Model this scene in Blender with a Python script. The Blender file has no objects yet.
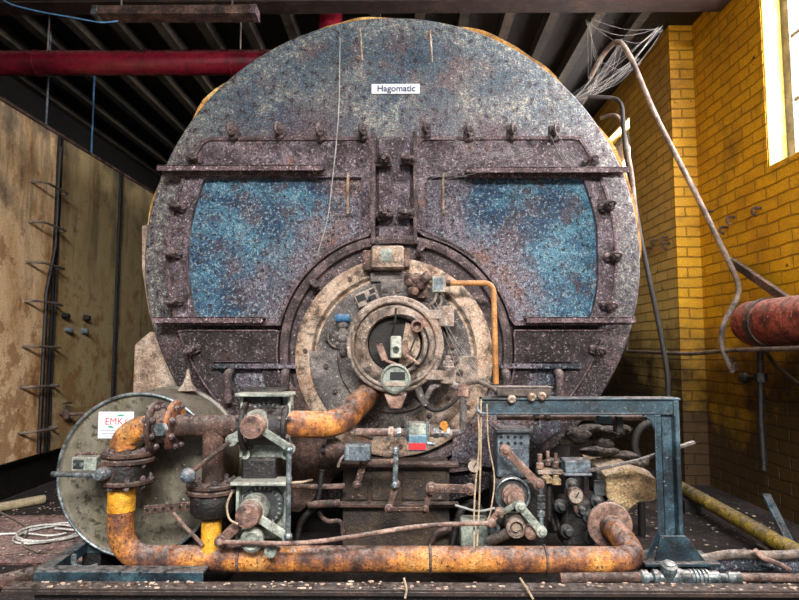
import bpy, bmesh, math, random
from mathutils import Vector, Matrix, noise
random.seed(7)
V = Vector; PI = math.pi
scn = bpy.context.scene
COL = scn.collection

# ------------------------------------------------------------------ camera
F = 600.0
CAM = V((0, -3, 1))
cam = bpy.data.cameras.new('camera'); cam.lens = F/799*36; cam.sensor_width = 36
camo = bpy.data.objects.new('camera', cam); COL.objects.link(camo)
pitch = math.atan(48/F); yaw = math.atan(5.5/F)
camo.location = CAM; camo.rotation_euler = (PI/2+pitch, 0, yaw)
cam.clip_start = .05
scn.camera = camo
RM = camo.rotation_euler.to_matrix()
def ray(px, py): return RM @ V(((px-399.5)/F, (300-py)/F, -1))
def P(px, py, Y):                       # point of the plane y = Y that the photo shows there
    d = ray(px, py); return CAM + d*((Y-CAM.y)/d.y)
def PX(px, py, X):
    d = ray(px, py); return CAM + d*((X-CAM.x)/d.x)
def PZ(px, py, Z):
    d = ray(px, py); return CAM + d*((Z-CAM.z)/d.z)
def S(n, Y): return n*(Y-CAM.y)/F

# ------------------------------------------------------------------ mesh helper
OFF = {}
def frame(d):
    d = V(d).normalized()
    a = V((0, 0, 1)) if abs(d.z) < .9 else V((1, 0, 0))
    u = d.cross(a).normalized(); return u, d.cross(u).normalized(), d
def fillet(pts, r, n=6):
    pts = [V(p) for p in pts]
    if r <= 0: return pts
    out = [pts[0]]
    for i in range(1, len(pts)-1):
        a, b, c = pts[i-1], pts[i], pts[i+1]
        u = (a-b); w = (c-b); lu, lw = u.length, w.length
        if lu < 1e-6 or lw < 1e-6: continue
        q = min(r, lu*.49, lw*.49); u.normalize(); w.normalize()
        A, B = b+u*q, b+w*q
        for k in range(n+1):
            t = k/n; out.append(A*(1-t)**2 + b*2*t*(1-t) + B*t*t)
    out.append(pts[-1]); return out
class MB:
    def __init__(s): s.bm = bmesh.new()
    def face(s, vs):
        try: return s.bm.faces.new(vs)
        except ValueError: return None
    def box(s, c, d, R=None):
        c = V(c); vs = []
        for x in (-.5, .5):
            for y in (-.5, .5):
                for z in (-.5, .5):
                    p = V((x*d[0], y*d[1], z*d[2]))
                    if R is not None: p = R @ p
                    vs.append(s.bm.verts.new(c+p))
        for f in ((0,1,3,2), (4,6,7,5), (0,4,5,1), (2,3,7,6), (0,2,6,4), (1,5,7,3)): s.face([vs[i] for i in f])
        return s
    def span(s, a, b):                  # box between two corners
        a, b = V(a), V(b)
        return s.box((a+b)/2, [abs(b[i]-a[i]) for i in range(3)])
    def bar(s, a, b, w, h, up=(0, 0, 1)):   # rectangular bar a->b, w across, h along 'up'
        a, b = V(a), V(b); d = (b-a); L = d.length; d.normalize()
        u = d.cross(V(up)).normalized(); v = u.cross(d).normalized()
        R = Matrix((d, u, v)).transposed()
        return s.box((a+b)/2, (L, w, h), R)
    def lathe(s, o, ax, prof, seg=24):
        u, v, d = frame(ax); o = V(o); rings = []
        for r, h in prof:
            if r < 1e-6: rings.append([s.bm.verts.new(o+d*h)]); continue
            rings.append([s.bm.verts.new(o+d*h+(u*math.cos(2*PI*k/seg)+v*math.sin(2*PI*k/seg))*r) for k in range(seg)])
        for A, B in zip(rings, rings[1:]):
            for k in range(seg):
                k2 = (k+1) % seg
                if len(A) == 1 and len(B) == 1: continue
                if len(A) == 1: s.face([A[0], B[k2], B[k]])
                elif len(B) == 1: s.face([A[k], A[k2], B[0]])
                else: s.face([A[k], A[k2], B[k2], B[k]])
        if len(rings[0]) > 1: s.face(rings[0][::-1])
        if len(rings[-1]) > 1: s.face(rings[-1])
        return s
    def rod(s, a, b, r, seg=14, r2=None):
        a, b = V(a), V(b); L = (b-a).length
        return s.lathe(a, b-a, [(r, 0), (r if r2 is None else r2, L)], seg)
    def hexnut(s, c, ax, r, h): return s.lathe(c, ax, [(r, 0), (r, h)], 6)
    def tube(s, pts, r, seg=12, bend=0, n=6, rr=None):
        pts = fillet(pts, bend, n) if bend else [V(p) for p in pts]
        q = [pts[0]]
        for p in pts[1:]:
            if (p-q[-1]).length > 1e-5: q.append(p)
        pts = q; u = None; rings = []
        for i, p in enumerate(pts):
            t = (pts[min(i+1, len(pts)-1)]-pts[max(i-1, 0)]).normalized()
            if u is None: u = frame(t)[0]
            u = (u-t*u.dot(t))
            u = u.normalized() if u.length > 1e-6 else frame(t)[0]
            v = t.cross(u); k_ = rr(i/(len(pts)-1)) if rr else r
            rings.append([s.bm.verts.new(p+(u*math.cos(2*PI*k/seg)+v*math.sin(2*PI*k/seg))*k_) for k in range(seg)])
        for A, B in zip(rings, rings[1:]):
            for k in range(seg): s.face([A[k], A[(k+1) % seg], B[(k+1) % seg], B[k]])
        s.face(rings[0][::-1]); s.face(rings[-1]); return s
    def prism(s, pts, vec):
        vec = V(vec); A = [s.bm.verts.new(V(p)) for p in pts]; B = [s.bm.verts.new(V(p)+vec) for p in pts]
        s.face(A[::-1]); s.face(B)
        for i in range(len(A)): s.face([A[i], A[(i+1) % len(A)], B[(i+1) % len(A)], B[i]])
        return s
    def ring(s, o, i, vec):
        vec = V(vec); n = len(o)
        a = [s.bm.verts.new(V(p)) for p in o]; b = [s.bm.verts.new(V(p)) for p in i]
        c = [s.bm.verts.new(V(p)+vec) for p in o]; d = [s.bm.verts.new(V(p)+vec) for p in i]
        for k in range(n):
            j = (k+1) % n
            s.face([a[k], a[j], b[j], b[k]]); s.face([c[k], d[k], d[j], c[j]])
            s.face([a[k], c[k], c[j], a[j]]); s.face([b[k], b[j], d[j], d[k]])
        return s
    def ball(s, c, r, sc=(1, 1, 1), sub=2, jit=0, fr=3):
        m = Matrix.Translation(V(c)) @ Matrix.Diagonal((r*sc[0], r*sc[1], r*sc[2], 1))
        res = bmesh.ops.create_icosphere(s.bm, subdivisions=sub, radius=1, matrix=m)
        if jit:
            for v in res['verts']:
                dv = (v.co-V(c))
                v.co += dv*jit*noise.fractal(v.co*fr, .9, 2, 4)
        return s
    def torus(s, c, ax, R, r, seg=32, sg=10, a0=0, a1=2*PI):
        u, v, d = frame(ax); full = abs(a1-a0-2*PI) < 1e-3
        pts = [V(c)+(u*math.cos(a0+(a1-a0)*k/seg)+v*math.sin(a0+(a1-a0)*k/seg))*R for k in range(seg+1)]
        return s.tube(pts, r, sg)
    def build(s, name, mat, parent=None, bevel=0, smooth=True, kind=None, fix=True):
        off = OFF.get(parent.name, V((0, 0, 0))) if parent else V((0, 0, 0))
        if fix: bmesh.ops.recalc_face_normals(s.bm, faces=s.bm.faces[:])
        me = bpy.data.meshes.new(name)
        if parent is None and kind != 'structure':      # origin at the thing's base
            co = [v.co for v in s.bm.verts]
            if co:
                off = V((sum(c.x for c in co)/len(co), sum(c.y for c in co)/len(co), min(c.z for c in co)))
        bmesh.ops.translate(s.bm, verts=s.bm.verts[:], vec=-off)
        s.bm.to_mesh(me); s.bm.free()
        if smooth:
            for p in me.polygons: p.use_smooth = True
            me.set_sharp_from_angle(angle=math.radians(38))
        me.materials.append(mat)
        o = bpy.data.objects.new(name, me); COL.objects.link(o)
        if parent: o.parent = parent
        else: o.location = off
        OFF[o.name] = off
        if kind: o['kind'] = kind
        if bevel:
            b = o.modifiers.new('bevel', 'BEVEL'); b.width = bevel; b.segments = 2; b.limit_method = 'ANGLE'; b.angle_limit = math.radians(40)
        return o
def tag(o, label, cat, group=None):
    o['label'] = label; o['category'] = cat
    if group: o['group'] = group
    return o
def thing(name, label, cat, loc, group=None):
    o = bpy.data.objects.new(name, None); COL.objects.link(o); o.location = V(loc); o.empty_display_size = .1
    OFF[o.name] = V(loc); return tag(o, label, cat, group)

# ------------------------------------------------------------------ materials
def rgb(h):
    h = h.lstrip('#'); c = [int(h[i:i+2], 16)/255 for i in (0, 2, 4)]
    return tuple(((x/12.92) if x <= .04045 else ((x+.055)/1.055)**2.4) for x in c)+(1,)
class NT:
    def __init__(s, name):
        s.m = bpy.data.materials.new(name); s.m.use_nodes = True; s.t = s.m.node_tree; s.t.nodes.clear()
        s.out = s.n('ShaderNodeOutputMaterial'); s.b = s.n('ShaderNodeBsdfPrincipled'); s.l(s.b.outputs[0], s.out.inputs[0])
        s.geo = s.n('ShaderNodeNewGeometry'); s.pos = s.geo.outputs['Position']
    def n(s, k): return s.t.nodes.new(k)
    def l(s, a, b): s.t.links.new(a, b)
    def noise(s, sc, det=6, rough=.6, vec=None, dist=0):
        x = s.n('ShaderNodeTexNoise'); x.inputs['Scale'].default_value = sc; x.inputs['Detail'].default_value = det
        x.inputs['Roughness'].default_value = rough; x.inputs['Distortion'].default_value = dist
        s.l(vec or s.pos, x.inputs['Vector']); return x.outputs['Fac']
    def scaled(s, v):
        x = s.n('ShaderNodeMapping'); x.inputs['Scale'].default_value = v; s.l(s.pos, x.inputs[0]); return x.outputs[0]
    def ramp(s, fac, stops, interp='LINEAR'):
        r = s.n('ShaderNodeValToRGB'); r.color_ramp.interpolation = interp; e = r.color_ramp.elements
        while len(e) < len(stops): e.new(.5)
        for k, (p, c) in enumerate(stops): e[k].position = p; e[k].color = c
        s.l(fac, r.inputs[0]); return r.outputs[0]
    def mask(s, fac, a, b):
        return s.ramp(fac, [(a, (0, 0, 0, 1)), (b, (1, 1, 1, 1))])
    def mix(s, fac, a, b, mode='MIX'):
        x = s.n('ShaderNodeMix'); x.data_type = 'RGBA'; x.blend_type = mode
        for v, i in ((fac, 0), (a, 6), (b, 7)):
            if hasattr(v, 'links'): s.l(v, x.inputs[i])
            else: x.inputs[i].default_value = v
        return x.outputs[2]
    def math(s, op, a, b=None):
        x = s.n('ShaderNodeMath'); x.operation = op
        for v, i in ((a, 0), (b, 1)):
            if v is None: continue
            if hasattr(v, 'links'): s.l(v, x.inputs[i])
            else: x.inputs[i].default_value = v
        return x.outputs[0]
    def sep(s, v=None):
        x = s.n('ShaderNodeSeparateXYZ'); s.l(v or s.pos, x.inputs[0]); return x.outputs
    def done(s, col, height=None, bump=.5, dist=.01, rough=.75, metal=0):
        s.l(col, s.b.inputs['Base Color'])
        if hasattr(rough, 'links'): s.l(rough, s.b.inputs['Roughness'])
        else: s.b.inputs['Roughness'].default_value = rough
        s.b.inputs['Metallic'].default_value = metal
        if height is not None:
            x = s.n('ShaderNodeBump'); x.inputs['Strength'].default_value = bump; x.inputs['Distance'].default_value = dist
            s.l(height, x.inputs['Height']); s.l(x.outputs[0], s.b.inputs['Normal'])
        return s.m
def M(name, cols, s=5, speck=None, spk=.58, fs=90, bump=.6, dist=.006, rough=.7, metal=0, stretch=(1, 1, 1), lo=.34, hi=.66, speck2=None, grime=.7, dust=.55, grit=.55):
    t = NT(name); v = t.scaled(stretch) if stretch != (1, 1, 1) else t.pos
    n1 = t.noise(s, 9, .65, v); n = len(cols)
    c = t.ramp(n1, [(lo+(hi-lo)*k/max(1, n-1), rgb(x)) for k, x in enumerate(cols)])
    n2 = t.noise(fs, 5, .65)
    if speck: c = t.mix(t.mask(n2, spk, spk+.05), c, rgb(speck))
    if speck2: c = t.mix(t.mask(t.noise(fs*.6, 5, .7), .56, .62), c, rgb(speck2))
    if grime:
        c = t.mix(t.math('MULTIPLY', t.mask(t.noise(17, 9, .78), .47, .60), grime), c, rgb('#15100e'))
        nrm = t.n('ShaderNodeSeparateXYZ'); t.l(t.geo.outputs['Normal'], nrm.inputs[0])
        up = t.mask(nrm.outputs[2], .25, .95)
        up = t.math('MULTIPLY', up, t.mask(t.noise(38, 6, .75), .40, .60))
        c = t.mix(t.math('MULTIPLY', up, dust), c, rgb('#b5a9a4'))
    if grit: c = gritty(t, c, grit)
    h = t.math('ADD', n2, t.math('MULTIPLY', n1, 1.2))
    return t.done(c, h, bump, dist, rough, metal)
def gritty(t, c, k=1.0):
    g = t.noise(140, 3, .8)
    m = t.ramp(g, [(.36, (1-.75*k,)*3+(1,)), (.5, (1, 1, 1, 1)), (.64, (1+1.1*k,)*3+(1,))])
    return t.mix(1, c, m, 'MULTIPLY')

# boiler plate: flaking blue-grey paint above, purple-brown rust below, pale flakes between
def plate_mat():
    t = NT('flaking_boiler_plate'); x, y, z = t.sep()
    w = t.noise(1.7, 8, .72); zz = t.math('ADD', z, t.math('MULTIPLY', t.math('SUBTRACT', w, .5), 1.15))
    f = t.math('DIVIDE', zz, 3.0)
    base = t.ramp(f, [(.10, rgb('#1d1a1c')), (.34, rgb('#2c262a')), (.52, rgb('#45373d')), (.66, rgb('#5a4650')), (.70, rgb('#5b4f57')), (.745, rgb('#5d6468')), (.80, rgb('#3f5a68')), (.865, rgb('#3b5566')), (.9, rgb('#46606c'))])
    rust = t.mix(t.mask(t.noise(3.1, 8, .7), .55, .66), base, rgb('#4c3230'))
    n2 = t.noise(60, 6, .75); n3 = t.noise(30, 6, .75)
    # pale flakes concentrated in the band above the doors and towards the rim
    dx = t.math('ADD', x, .07); dz = t.math('SUBTRACT', z, 1.485)
    r = t.math('SQRT', t.math('ADD', t.math('MULTIPLY', dx, dx), t.math('MULTIPLY', dz, dz)))
    band = t.ramp(f, [(.66, (0, 0, 0, 1)), (.745, (1, 1, 1, 1)), (.80, (.45, .45, .45, 1)), (.87, (.1, .1, .1, 1))])
    rim = t.mask(t.math('SUBTRACT', t.math('ADD', r, t.math('MULTIPLY', t.math('SUBTRACT', t.noise(4, 6, .7), .5), .5)), .6), .46, .58)
    rimz = t.ramp(f, [(.30, (0, 0, 0, 1)), (.42, (1, 1, 1, 1))])
    patch = t.noise(2.6, 7, .7)
    amt = t.math('MULTIPLY', band, t.mask(patch, .44, .60))
    amt = t.math('MAXIMUM', amt, t.math('MULTIPLY', t.math('MULTIPLY', t.math('MULTIPLY', rim, rimz), .6), t.ramp(patch, [(.3, (.6, .6, .6, 1)), (.5, (1, 1, 1, 1))])))
    bl = t.math('MULTIPLY', t.mask(t.noise(2.1, 7, .7, t.scaled((1, 1, .8))), .47, .56), t.mask(z, 0, 1))
    bl = t.math('MULTIPLY', bl, t.ramp(t.math('DIVIDE', z, 3), [(.69, (0, 0, 0, 1)), (.74, (1, 1, 1, 1))]))
    c = t.mix(t.math('MULTIPLY', bl, .8), rust, rgb('#2f5068'))
    c = t.mix(t.mask(t.noise(5.2, 8, .7), .50, .60), c, rgb('#5e474a'))
    c = t.mix(t.math('MULTIPLY', amt, .45), c, rgb('#8498a2'))
    thr = t.math('ADD', n2, t.math('MULTIPLY', amt, .11))
    c = t.mix(t.mask(thr, .57, .63), c, rgb('#b9b9a6'))
    c = t.mix(t.mask(n3, .54, .58), c, rgb('#2c2226'))
    c = t.mix(t.math('MULTIPLY', t.mask(t.noise(95, 4, .7), .54, .60), .6), c, rgb('#9d8f98'))
    c = gritty(t, c, .9)
    h = t.math('ADD', n2, t.math('MULTIPLY', n3, 1.0))
    return t.done(c, h, 1.0, .02, .55)
def blue_mat(name, cols, edge, lo=.40, hi=.62):
    t = NT(name); n1 = t.noise(3.0, 9, .72, t.scaled((1, 1, 1.5)))
    c = t.ramp(n1, [(.36, rgb(cols[0])), (.46, rgb(cols[1])), (.54, rgb(cols[2])), (.62, rgb(cols[3]))])
    n2 = t.noise(75, 5, .72); n3 = t.noise(4.3, 8, .7)
    c = t.mix(t.mask(n3, .52, .62), c, rgb(edge))
    x, y, z = t.sep(); dx = t.math('ADD', x, .045); dz = t.math('SUBTRACT', z, 1.0)
    rb = t.math('SQRT', t.math('ADD', t.math('MULTIPLY', dx, dx), t.math('MULTIPLY', dz, dz)))
    rb = t.math('ADD', rb, t.math('MULTIPLY', t.math('SUBTRACT', t.noise(3.2, 8, .75), .5), .8))
    burnt = t.ramp(t.math('DIVIDE', rb, 2), [(.33, (1, 1, 1, 1)), (.42, (0, 0, 0, 1))])
    ax = t.math('ADD', t.math('ABSOLUTE', dx), t.math('MULTIPLY', t.math('SUBTRACT', t.noise(5, 8, .75), .5), .5))
    burnt = t.math('MAXIMUM', burnt, t.ramp(ax, [(.30, (1, 1, 1, 1)), (.38, (0, 0, 0, 1))]))
    c = t.mix(t.math('MULTIPLY', burnt, .95), c, t.ramp(t.noise(4, 8, .7), [(.4, rgb('#544850')), (.52, rgb('#6e626b')), (.6, rgb('#7c5038'))]))
    c = t.mix(t.math('MULTIPLY', t.mask(t.noise(3.4, 9, .75, t.scaled((.6, 1, 1.8))), .56, .62), .8), c, rgb('#121722'))
    c = t.mix(t.mask(t.noise(8, 8, .75), .55, .6), c, rgb('#3c3440'))
    c = t.mix(t.math('MULTIPLY', t.mask(n2, .53, .60), .6), c, rgb('#93a3aa'))
    c = t.mix(t.mask(t.noise(48, 6, .75), .54, .58), c, rgb('#15171c'))
    c = gritty(t, c, 1)
    return t.done(c, t.math('ADD', n2, n3), .9, .014, .45)
def brick_mat():
    t = NT('yellow_painted_brick'); uv = t.n('ShaderNodeUVMap'); uv.uv_map = 'brick'
    wob = t.n('ShaderNodeVectorMath'); wob.operation = 'MULTIPLY_ADD'
    nn = t.n('ShaderNodeTexNoise'); nn.inputs['Scale'].default_value = 6; t.l(t.pos, nn.inputs[0])
    wob.inputs[1].default_value = (.022, .022, 0); t.l(nn.outputs['Color'], wob.inputs[0]); t.l(uv.outputs[0], wob.inputs[2])
    b = t.n('ShaderNodeTexBrick'); t.l(wob.outputs[0], b.inputs['Vector'])
    b.inputs['Scale'].default_value = 1; b.inputs['Brick Width'].default_value = .225; b.inputs['Row Height'].default_value = .077
    b.inputs['Mortar Size'].default_value = .007; b.inputs['Mortar Smooth'].default_value = .5; b.inputs['Bias'].default_value = 0
    b.inputs['Color1'].default_value = (.82, .80, .76, 1); b.inputs['Color2'].default_value = (1, 1, 1, 1); b.inputs['Mortar'].default_value = (.5, .46, .4, 1)
    x, y, z = t.sep()
    n1 = t.noise(1.6, 8, .7)
    c = t.ramp(n1, [(.3, rgb('#7e5600')), (.45, rgb('#bd8a00')), (.6, rgb('#cf9e04')), (.72, rgb('#8c6a08'))])
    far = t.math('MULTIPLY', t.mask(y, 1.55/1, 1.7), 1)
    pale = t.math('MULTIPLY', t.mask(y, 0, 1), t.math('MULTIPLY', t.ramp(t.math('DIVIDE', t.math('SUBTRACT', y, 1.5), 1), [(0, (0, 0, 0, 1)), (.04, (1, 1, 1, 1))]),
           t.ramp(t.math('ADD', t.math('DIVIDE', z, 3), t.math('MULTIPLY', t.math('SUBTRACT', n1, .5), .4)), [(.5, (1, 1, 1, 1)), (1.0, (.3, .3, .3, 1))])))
    c = t.mix(t.math('MULTIPLY', pale, .85), c, rgb('#cdb870'))  # far section coloured paler, window light painted into the brick
    c = t.mix(1, c, b.outputs['Color'], 'MULTIPLY')
    chip = t.mask(t.noise(9, 7, .7), .655, .67)
    c = t.mix(chip, c, rgb('#3a1c10'))
    fine = t.noise(45, 6, .7)
    c = t.mix(t.math('MULTIPLY', t.mask(fine, .58, .7), .4), c, rgb('#6d4a08'))
    c = t.mix(t.math('MULTIPLY', t.mask(t.math('SUBTRACT', t.math('MULTIPLY', t.noise(1.3, 7, .7), .7), t.math('MULTIPLY', z, .25)), -.04, .18), .96), c, rgb('#2c1d0c'))  # dark brown towards the floor: grime, plus shade painted into the colour
    c = gritty(t, c, .55)
    h = t.math('SUBTRACT', t.math('MULTIPLY', fine, .35), t.math('MULTIPLY', b.outputs['Fac'], 1))
    h = t.math('SUBTRACT', h, t.math('MULTIPLY', chip, .5))
    return t.done(c, h, .9, .012, .55)
def tank_mat():
    t = NT('weathered_tank_plate'); n1 = t.noise(1.8, 9, .72, t.scaled((1, 1, .45)))
    x, y, z = t.sep()
    c = t.ramp(n1, [(.3, rgb('#6a4c32')), (.42, rgb('#d0a678')), (.5, rgb('#f0d2a8')), (.6, rgb('#d8b488')), (.7, rgb('#8a5f3a'))])
    g = t.ramp(t.math('DIVIDE', t.math('SUBTRACT', y, .9), 3), [(.15, (0, 0, 0, 1)), (.2, (1, 1, 1, 1))])
    c = t.mix(t.math('MULTIPLY', g, .65), c, rgb('#8f8558'))
    rust = t.mask(t.math('SUBTRACT', t.noise(7, 9, .75), t.math('MULTIPLY', z, .07)), .44, .5)
    c = t.mix(t.math('MULTIPLY', rust, .6), c, rgb('#8a5228'))
    st = t.mask(t.math('ADD', t.noise(5, 8, .7, t.scaled((1, 1, .12))), t.math('MULTIPLY', z, .06)), .63, .72)
    c = t.mix(t.math('MULTIPLY', st, .45), c, rgb('#2b241c'))
    tp = t.mask(t.math('ADD', t.noise(1.9, 8, .7), t.math('MULTIPLY', t.math('SUBTRACT', z, 1.9), .28)), .58, .74)
    c = t.mix(t.math('MULTIPLY', tp, .75), c, rgb('#2a3034'))
    c = t.mix(t.mask(t.noise(30, 5, .7), .64, .67), c, rgb('#1c130c'))
    c = gritty(t, c, .5)
    return t.done(c, t.math('ADD', n1, t.math('MULTIPLY', t.noise(50, 5, .7), .4)), .5, .01, .55)
def floor_mat():
    t = NT('dirty_concrete_floor'); n1 = t.noise(3, 9, .75)
    c = t.ramp(n1, [(.3, rgb('#0d0a0a')), (.48, rgb('#231c1c')), (.6, rgb('#43383a')), (.72, rgb('#2a1a18'))])
    n2 = t.noise(40, 6, .75)
    c = t.mix(t.mask(n2, .6, .64), c, rgb('#8d8286'))
    c = gritty(t, c, 1)
    return t.done(c, t.math('ADD', n1, n2), 1, .03, .8)
MT = dict(
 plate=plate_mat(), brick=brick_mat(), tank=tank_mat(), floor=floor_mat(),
 blue=blue_mat('flaking_blue_paint', ['#0c2038', '#1c3f5c', '#37647a', '#578496'], '#4a444e'),
 bluedark=blue_mat('dark_blue_flaking_paint', ['#14181f', '#232a33', '#333844', '#463f4a'], '#2a2024'),
 door=M('purple_brown_crusted_iron', ['#3a3034', '#5e5259', '#7c7079', '#84604e'], 5, '#a89ca2', .57, 80, 1, .016, .55, speck2='#2b1f22', lo=.36, hi=.7, grit=0.85),
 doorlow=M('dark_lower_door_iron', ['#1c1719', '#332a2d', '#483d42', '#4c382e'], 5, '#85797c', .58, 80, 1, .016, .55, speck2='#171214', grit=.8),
 rail=M('dusty_rust_angle_iron', ['#38292b', '#5a464a', '#756166'], 9, '#b0a2a4', .57, 90, .9, .01, grit=0.8),
 lug=M('dark_crusted_bolt_iron', ['#241c1d', '#453739', '#6d5b5a'], 14, '#a99d98', .6, 120, .8, .006, grit=0.7),
 jacket=M('ochre_insulation_jacket', ['#6e4a1c', '#b8843a', '#d8b878'], 8, '#5a3a18', .6, 60),
 beige=M('dusty_beige_cast_iron', ['#4c3a30', '#7d6a5c', '#9a8b80', '#8a6248'], 6, '#c9bdb2', .60, 85, .6, .006, grit=0.4, grime=0.85),
 ring=M('pale_orange_rust_ring', ['#7c5a44', '#a08570', '#b09c88', '#8f6c52'], 5, '#d8cabc', .6, 80, .6, .006, grit=0.4, grime=0.85),
 greydk=M('grey_dusty_casting', ['#2c2828', '#5c5552', '#7c746e'], 7, '#a8a098', .6, 90, .6, .006),
 cavity=M('sooty_black_iron', ['#080707', '#151211', '#221c1a'], 9, None, bump=.6, dust=0.2),
 copper=M('brown_copper_rust', ['#3d2a24', '#75584c', '#a48878'], 12, '#c8a898', .63, 110, .5, .004, grit=0.4),
 rustpipe=M('rusted_ochre_pipe', ['#33201a', '#5e3828', '#8e572f', '#bd7a32', '#c98f4c'], 6, '#2a1610', .58, 75, .9, .008, .6, lo=.36, hi=.62, grit=0.35, grime=0.6),
 ochre=M('ochre_pipe_paint', ['#6e3812', '#b06c18', '#cc8a1c', '#d89c2c'], 5, '#5a2c12', .61, 60, .7, .006, .5, lo=.3, hi=.52, grit=0.3, grime=0.5),
 rust=M('dark_crusted_rust', ['#1c1310', '#3c2a24', '#5e473e', '#7e665a'], 9, '#a07a66', .61, 85, .9, .008, dust=0.35),
 rustred=M('brown_rusty_flange', ['#1e1411', '#40291f', '#644a3f'], 11, '#a88676', .62, 100, .8, .006, dust=0.4),
 palemetal=M('pale_grey_green_casting', ['#50564e', '#8f978c', '#b4b8aa'], 9, '#5b5145', .59, 90, .5, .004, .5, grit=0.3, grime=0.6),
 dial=M('dark_dial_face', ['#15181a', '#2a2e30', '#4a4f50'], 12, None, bump=.4),
 steel=M('bright_dusty_steel', ['#3e4649', '#6f7a7e', '#a4adaf'], 14, '#3e3a38', .62, 90, .4, .003, .38, .5),
 greentank=M('grey_olive_drum_plate', ['#3c392f', '#5c574a', '#726c5e', '#59543f'], 3.2, '#a8a496', .64, 60, .35, .004, .45, stretch=(1, 1, .4), speck2='#3a362c', grit=0.12, grime=0.35, dust=0.3),
 bluesteel=M('blue_green_painted_steel', ['#0c171d', '#182a34', '#2c444f', '#4a626c'], 6, '#9aa8a8', .64, 80, .6, .005, .45, grit=0.35, dust=0.4),
 greyblue=M('grey_blue_box_paint', ['#353c42', '#55606a', '#7b8890'], 9, '#a9b2b4', .62, 90, .4, .003, .5),
 black=M('black_oily_iron', ['#060505', '#0f0d0c', '#1e1a18'], 9, '#4c4440', .62, 80, .7, .006, .5, dust=0.2),
 brownbox=M('brown_burnt_panel', ['#120d0a', '#2a1e16', '#3e2f20', '#1c1511'], 5, '#6e5a44', .63, 70, .8, .008, .6, dust=0.25),
 wood=M('dark_roof_timber', ['#1a1712', '#3a3529', '#52493a'], 4, None, bump=.5, stretch=(1, .15, 1), dust=0.2),
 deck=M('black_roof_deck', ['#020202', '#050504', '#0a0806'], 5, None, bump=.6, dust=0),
 beam=M('rusted_steel_beam', ['#120c0a', '#271a15', '#3e2c25'], 6, '#6e5448', .64, 60, dust=0.2),
 redpaint=M('dark_red_gloss_paint', ['#3e0a14', '#640f20', '#741626'], 3, '#3a1a18', .70, 70, .2, .002, .25, grime=.4, grit=.2, dust=.3),
 redrust=M('peeling_red_paint', ['#3a1c18', '#7a3028', '#a04a3e', '#5a3a30'], 9, '#b89a8a', .6, 60, .9, .01, .55),
 conduit=M('faded_orange_pipe_paint', ['#84552a', '#b0763a', '#c4905a'], 8, '#5a3418', .6, 90, .4, .003, .5, grit=.3, grime=.4),
 hose=M('grey_brown_conduit', ['#3c3430', '#6a5d54', '#85776a'], 12, None, bump=.5, grit=0.3),
 blackhose=M('black_rubber_cable', ['#060505', '#100e0e', '#1c1918'], 12, None, bump=.4, dust=0.2),
 dirtyface=M('dusty_gauge_face', ['#6e6158', '#98897c', '#ada093'], 20, None, bump=.1, grime=.6, grit=.4),
 white=M('white_dusty_plastic', ['#b9b9b4', '#d8d8d4', '#e8e8e6'], 6, None, bump=.1, grime=.3, grit=.4),
 label=M('white_sticker', ['#c9cdd4', '#dfe3e8'], 6, None, bump=.05, grime=0, grit=0),
 ink=M('dark_blue_ink', ['#1b2745', '#22305a'], 6, None, bump=0, grime=0, grit=0),
 redink=M('red_ink', ['#c01818', '#d82a22'], 6, None, bump=0, grime=0, grit=0),
 greenink=M('green_ink', ['#3f8a70', '#4a9a7c'], 6, None, bump=0, grime=0, grit=0),
 greyink=M('grey_ink', ['#8a8a90', '#9a9aa0'], 6, None, bump=0, grime=0, grit=0),
 blacklabel=M('black_label', ['#0c0d10', '#15171c'], 6, None, bump=0, grime=0, grit=0),
 string=M('beige_string', ['#8a7862', '#b8a488'], 20, None, bump=.2, grime=.3, grit=.4),
 web=M('white_cobweb', ['#7e7e7c', '#a2a2a0'], 20, None, bump=0, grime=0, grit=0),
 wool=M('black_rotten_lagging', ['#0c0a07', '#241d13', '#4a3f2a'], 9, '#6e6040', .6, 40, 1, .03),
 stone=M('tan_foam_block', ['#6a5238', '#a08660', '#b8a078'], 5, '#4a3820', .6, 40, .9, .02),
 bluecap=M('blue_plastic_cap', ['#2a5a80', '#4a80a8'], 9, None, bump=.2, grime=.3, grit=.4),
 bluebox=M('pale_blue_coil_box', ['#4a6a7a', '#6f96a8', '#8fb0bc'], 12, None, bump=.3, grime=.3, grit=.4),
 redlabel=M('red_label', ['#a01820', '#c8242a'], 8, None, bump=0, grime=0, grit=0),
 yellowpipe=M('mossy_yellow_pipe', ['#4a3a10', '#8a7420', '#b89a30'], 8, '#2e2408', .58, 50, .8, .008),
 cement=M('crumbling_cement', ['#6a5648', '#a08a78', '#b8a898'], 6, '#e0d4c8', .64, 60, .9, .01),
 frame=M('grey_window_frame', ['#4a4a48', '#6e6e6a', '#8a8880'], 6, None, grime=.3, grit=.4),
 yellow=M('yellow_reveal_paint', ['#a8842c', '#c4a648', '#d2bc6c'], 4, '#f0e0a0', .64, 50, .5, .006, .5, grime=.3, grit=.4),
 beigepipe=M('beige_plastic_pipe', ['#8a7c60', '#b8a884'], 6, None, bump=.3, grime=.3, grit=.4),
 cobble=M('rusty_red_corrugation', ['#3a2422', '#6e4c48', '#9a7c76'], 9, '#b09a98', .6, 80, 1, .01),
)
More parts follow.
